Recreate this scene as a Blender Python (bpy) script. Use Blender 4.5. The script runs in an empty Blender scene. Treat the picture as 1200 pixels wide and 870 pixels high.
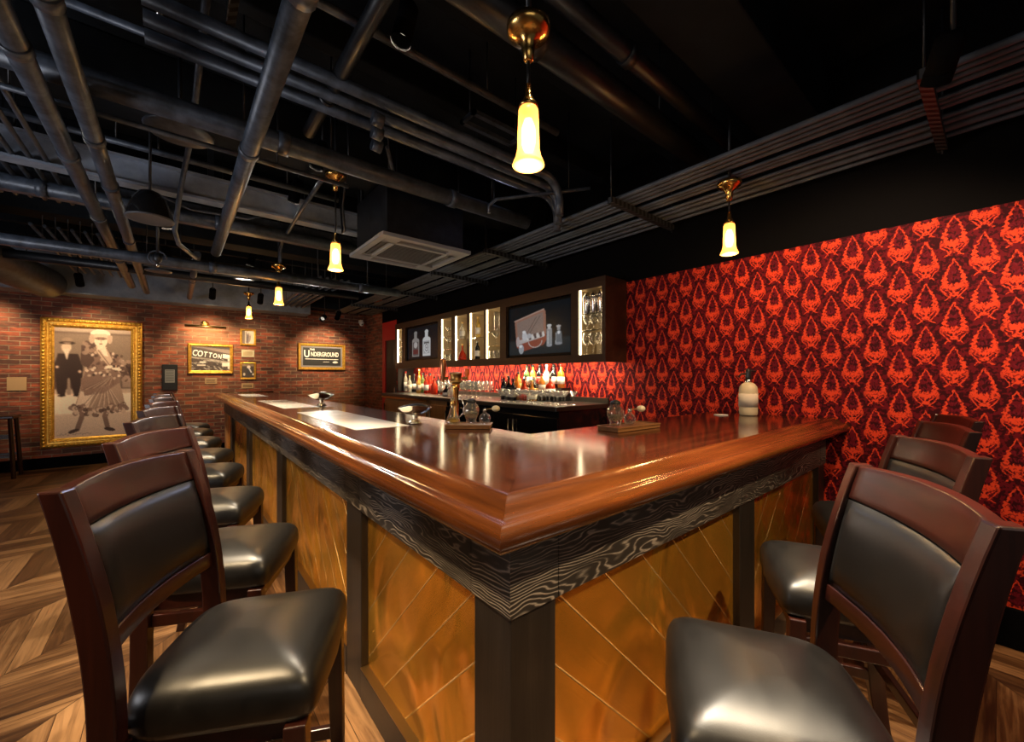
import bpy, bmesh, math, random
import numpy as np
from mathutils import Vector, Matrix
R = math.radians
PI = math.pi
random.seed(7)
scene = bpy.context.scene
COL = scene.collection

# ------------------------------------------------------------------ node helpers
class X:
    """tiny expression wrapper over Math nodes"""
    def __init__(self, nt, s): self.nt, self.s = nt, s
    def _op(self, op, *a, clamp=False):
        n = self.nt.nodes.new('ShaderNodeMath'); n.operation = op; n.use_clamp = clamp
        for i, v in enumerate((self,) + a):
            if isinstance(v, X): self.nt.links.new(v.s, n.inputs[i])
            else: n.inputs[i].default_value = v
        return X(self.nt, n.outputs[0])
    def __add__(s, o): return s._op('ADD', o)
    __radd__ = __add__
    def __mul__(s, o): return s._op('MULTIPLY', o)
    __rmul__ = __mul__
    def __sub__(s, o): return s._op('SUBTRACT', o)
    def __rsub__(s, o): return (s * -1) + o
    def __truediv__(s, o): return s._op('DIVIDE', o)
    def abs(s): return s._op('ABSOLUTE')
    def floor(s): return s._op('FLOOR')
    def frac(s): return s._op('FRACT')
    def sin(s): return s._op('SINE')
    def mod2(s): return s._op('FLOORED_MODULO', 2.0)
    def pow(s, e): return s._op('POWER', e)
    def min(s, o): return s._op('MINIMUM', o)
    def max(s, o): return s._op('MAXIMUM', o)
    def ping(s, o): return s._op('PINGPONG', o)
    def clamp(s): return s._op('ADD', 0.0, clamp=True)
    def lt(s, e, w=0.02):            # soft step: 1 where s < e
        return ((s - e) * (-1.0 / w) + 0.5).clamp()

class NT:
    def __init__(self, name):
        self.m = bpy.data.materials.new(name); self.m.use_nodes = True
        self.nt = self.m.node_tree
        self.b = self.nt.nodes['Principled BSDF']
        self.out = self.nt.nodes['Material Output']
    def n(self, t, **kw):
        n = self.nt.nodes.new(t)
        for k, v in kw.items(): setattr(n, k, v)
        return n
    def link(self, a, b): self.nt.links.new(a.s if isinstance(a, X) else a, b)
    def coords(self, kind='Object'):
        tc = self.n('ShaderNodeTexCoord'); sx = self.n('ShaderNodeSeparateXYZ')
        self.link(tc.outputs[kind], sx.inputs[0]); self.tc = tc.outputs[kind]
        return [X(self.nt, sx.outputs[i]) for i in range(3)]
    def vec(self, x, y, z):
        c = self.n('ShaderNodeCombineXYZ')
        for i, v in enumerate((x, y, z)):
            if isinstance(v, X): self.link(v, c.inputs[i])
            else: c.inputs[i].default_value = v
        return c.outputs[0]
    def noise(self, vec, scale=5, detail=4, rough=.5, dist=0):
        t = self.n('ShaderNodeTexNoise'); self.link(vec, t.inputs['Vector'])
        t.inputs['Scale'].default_value = scale; t.inputs['Detail'].default_value = detail
        t.inputs['Roughness'].default_value = rough; t.inputs['Distortion'].default_value = dist
        return X(self.nt, t.outputs[0])
    def white(self, vec):
        t = self.n('ShaderNodeTexWhiteNoise', noise_dimensions='3D'); self.link(vec, t.inputs['Vector'])
        return X(self.nt, t.outputs['Value'])
    def ramp(self, f, stops):
        r = self.n('ShaderNodeValToRGB'); self.link(f, r.inputs[0])
        e = r.color_ramp.elements
        e[0].position, e[0].color = stops[0][0], (*stops[0][1], 1)
        e[1].position, e[1].color = stops[-1][0], (*stops[-1][1], 1)
        for p, c in stops[1:-1]:
            q = e.new(p); q.color = (*c, 1)
        return r.outputs[0]
    def mix(self, f, a, b):
        m = self.n('ShaderNodeMix', data_type='RGBA')
        if isinstance(f, (int, float)): m.inputs[0].default_value = f
        else: self.link(f, m.inputs[0])
        for i, c in ((6, a), (7, b)):
            if isinstance(c, tuple): m.inputs[i].default_value = (*c, 1)
            else: self.link(c, m.inputs[i])
        return m.outputs[2]
    def set(self, **kw):
        names = dict(base='Base Color', rough='Roughness', metal='Metallic', coat='Coat Weight', coatr='Coat Roughness',
                     emit='Emission Color', estr='Emission Strength', spec='Specular IOR Level', sheen='Sheen Weight',
                     aniso='Anisotropic', ior='IOR', trans='Transmission Weight', alpha='Alpha')
        for k, v in kw.items():
            s = self.b.inputs[names[k]]
            if isinstance(v, tuple): s.default_value = (*v, 1)
            elif isinstance(v, (int, float)): s.default_value = v
            else: self.link(v, s)
        return self
    def bump(self, h, strength=.3, dist=.01):
        b = self.n('ShaderNodeBump'); b.inputs['Strength'].default_value = strength
        b.inputs['Distance'].default_value = dist
        self.link(h, b.inputs['Height']); self.link(b.outputs[0], self.b.inputs['Normal'])
        return self

M = {}
def simple(name, base, rough=.5, **kw):
    t = NT(name); t.set(base=base, rough=rough, **kw); M[name] = t.m; return t.m

def wood(name, dark, light, axis='x', rough=.35, coat=.3, plank=None, fine=1.0, bump=.15, vein=.5, plank_axis=None):
    t = NT(name); c = t.coords()
    ax = 'xyz'.index(axis)
    s = [14.0 * fine] * 3; s[ax] = 0.9 * fine
    v = [c[i] * s[i] for i in range(3)]
    if plank:
        pa = 'xyz'.index(plank_axis)
        pid = (c[pa] / plank).floor()
        rnd = t.white(t.vec(pid, 3.1, 1.7))
        v[ax] = v[ax] + rnd * 9.0
        seam = ((c[pa] / plank).frac() - .5).abs()
    vec = t.vec(*v)
    n1 = t.noise(vec, 1.0, 6, .6, 1.2)
    n2 = t.noise(vec, 5.0, 3, .6, .3)
    f = n1 * (1 - vein * .5) + n2 * (vein * .5)
    if plank: f = f + (rnd - .5) * .22
    col = t.ramp(f, [(.3, dark), (.72, light)])
    if plank:
        sm = seam.lt(.488, .01)
        col = t.mix(sm, tuple(k * .35 for k in dark), col)
    t.set(base=col, rough=rough, coat=coat, coatr=.12)
    if bump: t.bump(f, bump, .004)
    M[name] = t.m; return t.m

def glass(name, tint=(1, 1, 1), amount=.35, rough=.03, glow=None):
    t = NT(name)
    nt = t.nt
    nt.nodes.remove(t.b)
    tr = t.n('ShaderNodeBsdfTransparent'); tr.inputs[0].default_value = (*tint, 1)
    gl = t.n('ShaderNodeBsdfGlossy'); gl.inputs['Color'].default_value = (1, 1, 1, 1); gl.inputs['Roughness'].default_value = rough
    df = t.n('ShaderNodeBsdfTranslucent'); df.inputs[0].default_value = (*[min(1, k * .9 + .1) for k in tint], 1)
    lw = t.n('ShaderNodeLayerWeight'); lw.inputs['Blend'].default_value = amount
    m1 = t.n('ShaderNodeMixShader'); m2 = t.n('ShaderNodeMixShader')
    t.link(lw.outputs['Facing'], m1.inputs[0]); t.link(tr.outputs[0], m1.inputs[1]); t.link(gl.outputs[0], m1.inputs[2])
    m2.inputs[0].default_value = .05
    t.link(m1.outputs[0], m2.inputs[1]); t.link(df.outputs[0], m2.inputs[2])
    t.link(m2.outputs[0], t.out.inputs[0])
    M[name] = t.m; return t.m

# ------------------------------------------------------------------ mesh helpers
class MB:
    def __init__(self): self.v, self.f, self.sm = [], [], []
    def add(self, vs, fs, smooth=False, mtx=None):
        o = len(self.v)
        for p in vs:
            p = Vector(p)
            self.v.append(tuple(mtx @ p) if mtx else tuple(p))
        for f in fs: self.f.append([i + o for i in f]); self.sm.append(smooth)
        return self
    def box(self, x0, x1, y0, y1, z0, z1, mtx=None):
        x0, x1 = sorted((x0, x1)); y0, y1 = sorted((y0, y1)); z0, z1 = sorted((z0, z1))
        vs = [(x, y, z) for z in (z0, z1) for y in (y0, y1) for x in (x0, x1)]
        fs = [(0, 2, 3, 1), (4, 5, 7, 6), (0, 1, 5, 4), (2, 6, 7, 3), (0, 4, 6, 2), (1, 3, 7, 5)]
        return self.add(vs, fs, mtx=mtx)
    def tube(self, pts, r, n=12, cap=True, smooth=True):
        pts = [Vector(p) for p in pts]
        rs = r if isinstance(r, (list, tuple)) else [r] * len(pts)
        t0 = (pts[1] - pts[0]).normalized()
        up = Vector((0, 0, 1)) if abs(t0.z) < .9 else Vector((1, 0, 0))
        a = t0.cross(up).normalized()
        rings = []
        for i, p in enumerate(pts):
            if i == 0: t = pts[1] - p
            elif i == len(pts) - 1: t = p - pts[i - 1]
            else: t = (pts[i + 1] - p).normalized() + (p - pts[i - 1]).normalized()
            t.normalize()
            a = (a - t * a.dot(t)).normalized(); b = t.cross(a)
            rings.append([p + (a * math.cos(2 * PI * k / n) + b * math.sin(2 * PI * k / n)) * rs[i] for k in range(n)])
        vs = [q for rg in rings for q in rg]
        fs = [(i * n + k, i * n + (k + 1) % n, (i + 1) * n + (k + 1) % n, (i + 1) * n + k) for i in range(len(pts) - 1) for k in range(n)]
        self.add(vs, fs, smooth)
        if cap:
            self.add(rings[0], [tuple(reversed(range(n)))]); self.add(rings[-1], [tuple(range(n))])
        return self
    def lathe(self, prof, n=24, c=(0, 0, 0), smooth=True, mtx=None):
        c = Vector(c); vs = []
        for r, z in prof:
            for k in range(n):
                a = 2 * PI * k / n
                vs.append(c + Vector((r * math.cos(a), r * math.sin(a), z)))
        fs = [(i * n + k, i * n + (k + 1) % n, (i + 1) * n + (k + 1) % n, (i + 1) * n + k) for i in range(len(prof) - 1) for k in range(n)]
        if prof[0][0] > 1e-4: fs.append(tuple(reversed(range(n))))
        if prof[-1][0] > 1e-4: fs.append(tuple((len(prof) - 1) * n + k for k in range(n)))
        return self.add(vs, fs, smooth, mtx=mtx)
    def grid(self, rows, smooth=True, closed=False):
        nr, nc = len(rows), len(rows[0])
        vs = [p for r in rows for p in r]
        fs = []
        for i in range(nr - 1):
            for j in range(nc if closed else nc - 1):
                fs.append((i * nc + j, i * nc + (j + 1) % nc, (i + 1) * nc + (j + 1) % nc, (i + 1) * nc + j))
        return self.add(vs, fs, smooth)
    def loft(self, rings, smooth=True, caps=True):
        self.grid(rings, smooth, True)
        if caps:
            self.add(rings[0], [tuple(reversed(range(len(rings[0]))))]); self.add(rings[-1], [tuple(range(len(rings[-1])))])
        return self
    def ell(self, c, r, n=16, m=10, mtx=None):
        prof = [(max(1e-5, math.sin(PI * i / m)), -math.cos(PI * i / m)) for i in range(m + 1)]
        vs = []
        for pr, pz in prof:
            for k in range(n):
                a = 2 * PI * k / n
                vs.append((c[0] + r[0] * pr * math.cos(a), c[1] + r[1] * pr * math.sin(a), c[2] + r[2] * pz))
        fs = [(i * n + k, i * n + (k + 1) % n, (i + 1) * n + (k + 1) % n, (i + 1) * n + k) for i in range(m) for k in range(n)]
        return self.add(vs, fs, True, mtx=mtx)
    def build(self, name, mat, parent=None, bevel=0, seg=2, local=False, weld=True):
        off = Vector((0, 0, 0))
        if parent is not None and not local:
            p = parent
            while p is not None: off += p.location; p = p.parent
        me = bpy.data.meshes.new(name)
        me.from_pydata([tuple(Vector(q) - off) for q in self.v], [], self.f)
        me.polygons.foreach_set('use_smooth', self.sm)
        bm = bmesh.new(); bm.from_mesh(me)
        if weld: bmesh.ops.remove_doubles(bm, verts=bm.verts, dist=1e-5)
        bmesh.ops.recalc_face_normals(bm, faces=bm.faces)
        bm.to_mesh(me); bm.free()
        me.materials.append(M[mat] if isinstance(mat, str) else mat)
        o = bpy.data.objects.new(name, me); COL.objects.link(o)
        if parent is not None: o.parent = parent
        if bevel:
            md = o.modifiers.new('bevel', 'BEVEL'); md.width = bevel; md.segments = seg; md.limit_method = 'ANGLE'; md.angle_limit = R(40)
            md.harden_normals = False
        return o

def tag(o, label=None, cat=None, group=None, kind=None):
    if label: o['label'] = label
    if cat: o['category'] = cat
    if group: o['group'] = group
    if kind: o['kind'] = kind
    return o
def thing(name, label, cat, loc=(0, 0, 0), group=None, rz=0):
    o = bpy.data.objects.new(name, None); COL.objects.link(o); o.empty_display_size = .1
    o.location = loc; o.rotation_euler = (0, 0, rz)
    return tag(o, label, cat, group)
def struct(o): o['kind'] = 'structure'; return o
def copy_tree(o, parent=None):
    c = o.copy(); COL.objects.link(c)
    if parent is not None: c.parent = parent
    for ch in list(o.children): copy_tree(ch, c)
    return c
def text_mesh(name, body, size, mat, parent, mtx, extrude=.001, sx=1.0, align='CENTER', spacing=1.0, bold=0):
    cu = bpy.data.curves.new(name, 'FONT'); cu.body = body; cu.size = size; cu.extrude = extrude
    cu.align_x = align; cu.align_y = 'CENTER'; cu.space_character = spacing; cu.offset = bold
    cu.resolution_u = 3
    tmp = bpy.data.objects.new(name + '_tmp', cu); COL.objects.link(tmp)
    dg = bpy.context.evaluated_depsgraph_get()
    me = bpy.data.meshes.new_from_object(tmp.evaluated_get(dg))
    bpy.data.objects.remove(tmp)
    me.transform(mtx @ Matrix.Diagonal((sx, 1, 1, 1)))
    off = Vector((0, 0, 0)); p = parent
    while p is not None: off += p.location; p = p.parent
    me.transform(Matrix.Translation(-off))
    me.materials.clear(); me.materials.append(M[mat])
    o = bpy.data.objects.new(name, me); COL.objects.link(o); o.parent = parent
    return o

# pictures: a small numpy painter whose pixels become the vertex colours of a flat printed sheet
class Paint:
    def __init__(self, w, h, bg):
        self.w, self.h = w, h
        self.a = np.zeros((h, w, 3)); self.a[:] = bg
        self.yy, self.xx = np.mgrid[0:h, 0:w].astype(float)
        self.xx /= (w - 1); self.yy /= (h - 1)          # 0..1, y down
    def put(self, mask, col, al=1.0):
        col = np.array(col, float)
        self.a[mask] = self.a[mask] * (1 - al) + col * al; return self
    def ell(self, cx, cy, rx, ry, col, al=1.0, rot=0):
        dx, dy = self.xx - cx, self.yy - cy
        asp = self.h / self.w
        dy = dy * asp
        c, s = math.cos(R(rot)), math.sin(R(rot))
        u, v = dx * c + dy * s, -dx * s + dy * c
        return self.put((u / rx) ** 2 + (v / (ry * asp)) ** 2 <= 1, col, al)
    def poly(self, pts, col, al=1.0):
        m = np.zeros(self.xx.shape, bool); n = len(pts)
        for i in range(n):
            x0, y0 = pts[i]; x1, y1 = pts[(i + 1) % n]
            if y0 == y1: continue
            cond = ((self.yy >= min(y0, y1)) & (self.yy < max(y0, y1)))
            xi = x0 + (self.yy - y0) * (x1 - x0) / (y1 - y0)
            m ^= cond & (self.xx < xi)
        return self.put(m, col, al)
    def rect(self, x0, y0, x1, y1, col, al=1.0):
        return self.put((self.xx >= x0) & (self.xx < x1) & (self.yy >= y0) & (self.yy < y1), col, al)
    def line(self, x0, y0, x1, y1, wd, col, al=1.0):
        asp = self.h / self.w
        ax, ay, bx, by = x0, y0 * asp, x1, y1 * asp
        px, py = self.xx, self.yy * asp
        L = (bx - ax) ** 2 + (by - ay) ** 2 + 1e-9
        t = np.clip(((px - ax) * (bx - ax) + (py - ay) * (by - ay)) / L, 0, 1)
        return self.put(((px - ax - t * (bx - ax)) ** 2 + (py - ay - t * (by - ay)) ** 2) < wd * wd, col, al)
    def grain(self, amt, seed=1):
        rs = np.random.RandomState(seed); self.a *= 1 + amt * (rs.rand(self.h, self.w, 1) - .5) * 2; return self
    def blur(self, k=1):
        for _ in range(k):
            p = np.pad(self.a, ((1, 1), (1, 1), (0, 0)), 'edge')
            self.a = (p[1:-1, 1:-1] * 2 + p[:-2, 1:-1] + p[2:, 1:-1] + p[1:-1, :-2] + p[1:-1, 2:]) / 6
        return self
    def sheet(self, name, origin, ux, uz, parent, mat):
        """origin: top-left corner, ux: vector across, uz: vector down"""
        o, ux, uz = Vector(origin), Vector(ux), Vector(uz)
        mb = MB()
        rows = [[o + ux * (j / (self.w - 1)) + uz * (i / (self.h - 1)) for j in range(self.w)] for i in range(self.h)]
        mb.grid(rows, False)
        ob = mb.build(name, mat, parent, weld=False)
        ca = ob.data.color_attributes.new('print', 'FLOAT_COLOR', 'POINT')
        flat = np.ones((self.h * self.w, 4), np.float32); flat[:, :3] = np.clip(self.a, 0, 1).reshape(-1, 3)
        ca.data.foreach_set('color', flat.ravel())
        return ob
def print_mat(name, emit=0, rough=.35, coat=0):
    t = NT(name); a = t.n('ShaderNodeVertexColor', layer_name='print')
    t.set(base=a.outputs[0], rough=rough, coat=coat)
    if emit: t.set(emit=a.outputs[0], estr=emit)
    M[name] = t.m
# ------------------------------------------------------------------ materials
# floor: chevron of brown planks
t = NT('floor_wood'); x, y, z = t.coords()
Wd, pw = 0.5, 0.095
u, v = (x - y) * .7071, (x + y) * .7071
band = (u / Wd).floor()
tri = u.ping(Wd)
s = (v + tri) / (pw * 1.4142)
pid = s.floor()
par = band.mod2() * 2 - 1
rnd = t.white(t.vec(pid, band, 2.0))
along = u + v * par
acr = u * par - v
n1 = t.noise(t.vec(along * 1.3 + rnd * 20, acr * 22.0, rnd * 7), 1.0, 6, .65, 1.0)
n2 = t.noise(t.vec(along * 3, acr * 60.0, 0.0), 1.0, 3, .6, 0)
f = n1 * .7 + n2 * .15 + rnd * .3
col = t.ramp(f, [(.36, (.028, .011, .005)), (.52, (.10, .045, .017)), (.74, (.31, .165, .07))])
seam = (s.frac() - .5).abs().lt(.487, .012)
seam2 = ((u / Wd).frac() - .5).abs().lt(.496, .004)
col = t.mix(seam * seam2, (.02, .008, .004), col)
t.set(base=col, rough=.36, coat=.15, coatr=.25).bump(f * .5 + seam, .25, .002)
M['floor_wood'] = t.m

# brick
t = NT('brick'); x, y, z = t.coords()
b = t.n('ShaderNodeTexBrick'); t.link(t.vec(x + y, z, 0.0), b.inputs['Vector'])
b.inputs['Scale'].default_value = 1; b.inputs['Brick Width'].default_value = .205; b.inputs['Row Height'].default_value = .067
b.inputs['Mortar Size'].default_value = .006; b.inputs['Mortar Smooth'].default_value = .25; b.inputs['Bias'].default_value = -.1
b.inputs['Color1'].default_value = (.42, .085, .032, 1); b.inputs['Color2'].default_value = (.07, .024, .014, 1)
b.inputs['Mortar'].default_value = (.36, .25, .16, 1)
nz = t.noise(t.vec(x * 6, y * 6, z * 22.), 1.0, 5, .65)
nb = t.noise(t.vec(x, y, z), .9, 3, .6)
col = t.mix(nz.lt(.5, .3) * .8, b.outputs[0], (.035, .015, .01))
col = t.mix(nb.lt(.46, .2) * .25, col, (.34, .15, .06))
hgt = X(t.nt, b.outputs['Fac']) * -1 + nz * .5
t.set(base=col, rough=.7).bump(hgt, .9, .012)
M['brick'] = t.m

# damask wallpaper, half-drop repeat
t = NT('damask'); x, y, z = t.coords()
wob = t.noise(t.vec(x, y, z), 46, 3, .6) - .5
wob2 = t.noise(t.vec(x + 5., y, z), 46, 3, .6) - .5
cu_, ru_ = .108, .238
uu = y / cu_
cid = uu.floor()
fx = ((uu.frac() - .5) + wob * .2).abs()
fy = (z / ru_ + cid.mod2() * .5 + wob2 * .09).frac()
tt = ((fy - .28) / .66)
tc_ = tt.max(0.001).min(.999)
w = tc_.pow(.6) * (1 - tc_).pow(1.15) * .86
frill = ((fy * 70).sin() * .05) * (1 - tc_)
inside_t = tt.lt(1.0, .02) * (1 - tt.lt(0.0, .04))
thick = (1 - tc_).pow(2.2) * .25 + .022
dd = fx - w - frill
ring = dd.lt(thick, .03) * (1 - dd.lt(-.03, .03)) * inside_t
base_ = ((fx / .20).pow(2) + ((fy - .265) / .035).pow(2)).lt(1.0, .5)
knot = ((fx / .16).pow(2) + ((fy - .13) / .045).pow(2)).lt(1.0, .5)
stem = fx.lt(.035, .02) * (fy - .2).abs().lt(.07, .02)
rib = (fx - (.13 - fy).abs() * 2.3 - .03).abs().lt(.035, .03) * fy.lt(.26, .02)
up = (fx - (fy - .05) * 1.5 - .14).abs().lt(.03, .03) * fy.lt(.24, .02) * (1 - fy.lt(.04, .02))
leaf = ((fx - .44).abs() / .1 + ((fy - .3) / .09).abs()).lt(1.0, .4)
lacy = t.noise(t.vec(x, y, z), 95, 2, .5)
wing = (fy - .29 - fx * .10 + (fx * 55).sin() * .02).abs().lt((.56 - fx) * .16, .03)
pat = ring.max(base_).max(wing).max(knot).max(stem).max(rib).max(up).max(leaf * .7)
pat = pat * (1 - lacy.lt(.42, .05) * .75)
veins = ((fx * 26).sin() * (fy * 40 - fx * 30).sin()).lt(-.35, .3) * dd.lt(-.05, .03) * inside_t
orn = t.noise(t.vec(x, y, z), 60, 2, .5)
bg = t.mix(orn.lt(.5, .05) * .85, (.03, .0015, .004), (.115, .004, .009))
bg = t.mix(veins * .6, bg, (.15, .008, .02))
col = t.mix(pat, bg, (.60, .05, .018))
t.set(base=col, rough=.75, spec=.12)
M['damask'] = t.m

wood('bar_top_long', (.010, .0028, .0012), (.046, .0125, .0045), 'y', .13, .1, plank=.19, plank_axis='x', bump=.08)
wood('bar_top_short', (.010, .0028, .0012), (.046, .0125, .0045), 'x', .13, .1, plank=.19, plank_axis='y', bump=.08)
wood('rail_long', (.014, .0035, .001), (.10, .027, .0045), 'y', .2, .5, bump=.03)
wood('rail_short', (.014, .0035, .001), (.10, .027, .0045), 'x', .2, .5, bump=.03)
wood('stool_wood', (.006, .0014, .001), (.036, .007, .0034), 'z', .3, .12, bump=.05)
wood('stool_wood_cross', (.006, .0014, .001), (.034, .0065, .0034), 'y', .3, .12, bump=.05)
wood('cabinet_wood', (.02, .008, .004), (.05, .02, .01), 'y', .4, .2, bump=.05)
wood('cabinet_tan', (.2, .09, .03), (.34, .17, .06), 'z', .45, .2, bump=.05)
wood('post_wood', (.006, .0045, .0035), (.021, .016, .0125), 'z', .5, .1, fine=1.6, bump=.3)
wood('tray_wood', (.12, .05, .015), (.24, .11, .035), 'x', .4, .2)
wood('counter_top', (.015, .012, .01), (.04, .032, .026), 'y', .3, .3)
wood('dark_trim', (.01, .008, .007), (.025, .02, .016), 'y', .45, .1)

# cerused oak: dark boards with pale cathedral grain
def cerused(name, axis):
    t = NT(name); c = t.coords(); a = 'xyz'.index(axis)
    al = c[a]; zz = c[2]
    wrp = t.noise(t.vec(al * 2.0, zz * 6.5, 3.0 if axis == 'x' else 8.0), 1.0, 3, .55, .3)
    q = (zz - .9) * 560 + wrp * 120 + (al * 2.3).sin() * 6
    line = q.sin() * .5 + .5
    fine = t.noise(t.vec(al * 12, zz * 260, 1.0), 1.0, 3, .7)
    msk = t.noise(t.vec(al * 3, zz * 14, 0.5), 1.0, 3, .6)
    f = line.pow(2.5) * fine * 2.1 * (msk * 2.2 - .5).clamp() + fine * .12
    col = t.ramp(f, [(.1, (.02, .016, .0135)), (.4, (.06, .049, .041)), (.8, (.29, .245, .205))])
    t.set(base=col, rough=.55, coat=.05).bump(f, .35, .003); M[name] = t.m
cerused('oak_long', 'y'); cerused('oak_short', 'x')

# brass cladding laid as diagonal strips (sgn picks the direction)
def brass_panel(name, axis, sgn):
    t = NT(name); c = t.coords(); a = c['xyz'.index(axis)]; zz = c[2]
    s_ = (a + zz * sgn) / .196
    e = (s_.frac() - .5).abs()
    seam = 1 - e.lt(.485, .014)
    wv = t.noise(t.vec(c[0] * 2.2, c[1] * 2.2, zz * 1.6), 1.0, 2, .4, .8)
    st = t.noise(t.vec((a + zz * sgn) * 160, (a - zz * sgn) * 2.5, 0.0), 1.0, 3, .6)
    rnd = t.white(t.vec(s_.floor(), 1.0, 1.0))
    col = t.mix((st * .5 + rnd * .35 + .0).clamp(), (.80, .35, .035), (1.0, .55, .085))
    col = t.mix(seam, col, (.98, .72, .32))
    t.set(base=col, rough=st * .1 + .2, metal=.84)
    t.bump(wv * 1.3 + st * .006 - seam * .02 + rnd * .04, .7, .12); M[name] = t.m
for nm, ax, sg in (('brass_y_up', 'y', 1), ('brass_y_down', 'y', -1), ('brass_x_down', 'x', 1), ('brass_x_up', 'x', -1)):
    brass_panel(nm, ax, sg)

# leather
t = NT('leather'); x, y, z = t.coords()
cr = t.noise(t.vec(x * 9, y * 3, z * 9), 1.0, 5, .6, 1.5)
fg = t.noise(t.vec(x, y, z), 420, 2, .5)
t.set(base=t.ramp(cr, [(.3, (.0022, .0018, .0016)), (.7, (.0045, .0036, .003))]), rough=cr * .16 + .3, spec=.55)
t.bump(cr * .35 + fg * .1, .22, .004); M['leather'] = t.m

t = NT('ceiling_paint'); x, y, z = t.coords()
n = t.noise(t.vec(x, y, z), 2.5, 5, .6)
t.set(base=t.ramp(n, [(.3, (.003, .004, .0055)), (.75, (.010, .0135, .018))]), rough=.75, spec=.12).bump(n, .4, .02); M['ceiling_paint'] = t.m
t = NT('grey_beam'); x, y, z = t.coords()
n = t.noise(t.vec(x, y, z), 5, 5, .65)
t.set(base=t.ramp(n, [(.3, (.045, .056, .076)), (.75, (.11, .137, .18))]), rough=.6).bump(n, .3, .01); M['grey_beam'] = t.m
t = NT('pipe_grey'); x, y, z = t.coords()
n = t.noise(t.vec(x, y, z), 14, 5, .65)
t.set(base=t.ramp(n, [(.35, (.022, .029, .040)), (.7, (.075, .096, .135))]), rough=.4, metal=.2).bump(n, .15, .004); M['pipe_grey'] = t.m
t = NT('pipe_dark'); x, y, z = t.coords()
n = t.noise(t.vec(x, y, z), 12, 4, .6)
t.set(base=t.ramp(n, [(.35, (.005, .0065, .009)), (.7, (.015, .019, .026))]), rough=.4, metal=.2).bump(n, .1, .004); M['pipe_dark'] = t.m
t = NT('gold_leaf'); x, y, z = t.coords()
n = t.noise(t.vec(x, y, z), 30, 3, .6)
t.set(base=t.ramp(n, [(.3, (.62, .3, .04)), (.7, (.95, .62, .12))]), rough=.36, metal=.75).bump(n, .2, .004); M['gold_leaf'] = t.m
t = NT('pale_beam'); x, y, z = t.coords()
n = t.noise(t.vec(x, y, z), 5, 5, .65)
t.set(base=t.ramp(n, [(.3, (.11, .135, .18)), (.75, (.24, .29, .37))]), rough=.6).bump(n, .3, .01); M['pale_beam'] = t.m
simple('black_wall', (.003, .003, .0035), .9, spec=.05)
simple('black_metal', (.012, .012, .012), .45, metal=.3)
simple('black_gloss', (.008, .008, .009), .15)
simple('black_plastic', (.012, .012, .013), .3)
simple('white_metal', (.24, .26, .29), .5)
simple('grille', (.06, .065, .075), .5)
simple('brass', (.8, .5, .15), .22, metal=1)
simple('dull_brass', (.42, .27, .1), .32, metal=1)
simple('steel', (.62, .6, .57), .2, metal=1)
simple('silver', (.75, .7, .58), .2, metal=1)
simple('copper', (.5, .22, .1), .3, metal=1)
simple('paper', (.62, .56, .45), .8)
simple('grey_label', (.22, .22, .21), .8)
simple('white_label', (.75, .72, .66), .6)
simple('cream', (.6, .52, .34), .5)
simple('plaque_tan', (.4, .25, .12), .55)
simple('red_paint', (.55, .015, .012), .6)
simple('orange_handle', (.8, .17, .03), .35)
simple('white_paint', (.7, .69, .66), .5)
simple('black_mat', (.012, .012, .014), .6)
simple('grey_mat', (.2, .19, .2), .7)
simple('sign_white', (.8, .78, .74), .5)
simple('niche_back', (.42, .32, .18), .6)
simple('green_glass_edge', (.12, .5, .2), .2)
simple('screen_black', (.003, .0035, .0045), .3, spec=.2)
simple('cork', (.3, .17, .07), .8)
simple('inlay_white', (.78, .75, .68), .22, coat=.6)
simple('inlay_ink', (.28, .25, .21), .5)
t = NT('lamp_glass'); t.set(base=(1, .7, .3), rough=.3, emit=(1, .5, .13), estr=1.7)
tr_ = t.n('ShaderNodeBsdfTransparent'); tr_.inputs[0].default_value = (1, .8, .45, 1); mx_ = t.n('ShaderNodeMixShader'); mx_.inputs[0].default_value = .5
t.link(tr_.outputs[0], mx_.inputs[1]); t.link(t.b.outputs[0], mx_.inputs[2]); t.link(mx_.outputs[0], t.out.inputs[0]); M['lamp_glass'] = t.m
t = NT('lamp_core'); t.set(base=(1, .8, .5), emit=(1, .88, .62), estr=80.0); M['lamp_core'] = t.m
t = NT('led_strip'); t.set(base=(1, .9, .75), emit=(1, .8, .5), estr=12.0); M['led_strip'] = t.m
t = NT('led_counter'); t.set(base=(1, .9, .75), emit=(1, .78, .5), estr=14.0); M['led_counter'] = t.m
t = NT('added_spot_lens'); t.set(base=(1, .95, .85), emit=(1, .9, .75), estr=.4); M['added_spot_lens'] = t.m
glass('clear_glass', (.97, .97, .95), .35)
glass('thick_glass', (.85, .84, .78), .5)
for nm, c in (('glass_amber', (.75, .32, .05)), ('glass_gold', (.85, .6, .15)), ('glass_red', (.7, .06, .02)),
              ('glass_green', (.2, .4, .12)), ('glass_brown', (.3, .1, .03)), ('glass_cream', (.9, .85, .7))):
    t = NT(nm); t.set(base=c, rough=.08, trans=.55, ior=1.2, coat=.5); M[nm] = t.m
simple('glass_dark', (.012, .01, .012), .1)
simple('cap_red', (.5, .03, .02), .4); simple('cap_black', (.015, .015, .015), .35); simple('cap_gold', (.8, .55, .2), .3, metal=.8)
print_mat('photo_print', 0, .65)
print_mat('tv_picture', .55, .25); M['tv_picture'].node_tree.nodes['Principled BSDF'].inputs['Base Color'].default_value = (.003, .003, .004, 1); M['tv_picture'].node_tree.nodes['Principled BSDF'].inputs['Specular IOR Level'].default_value = .15
_l = M['tv_picture'].node_tree.links; [_l.remove(q) for q in list(_l) if q.to_socket.name == 'Base Color']
t = NT('perforated'); x, y, z = t.coords()
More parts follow.
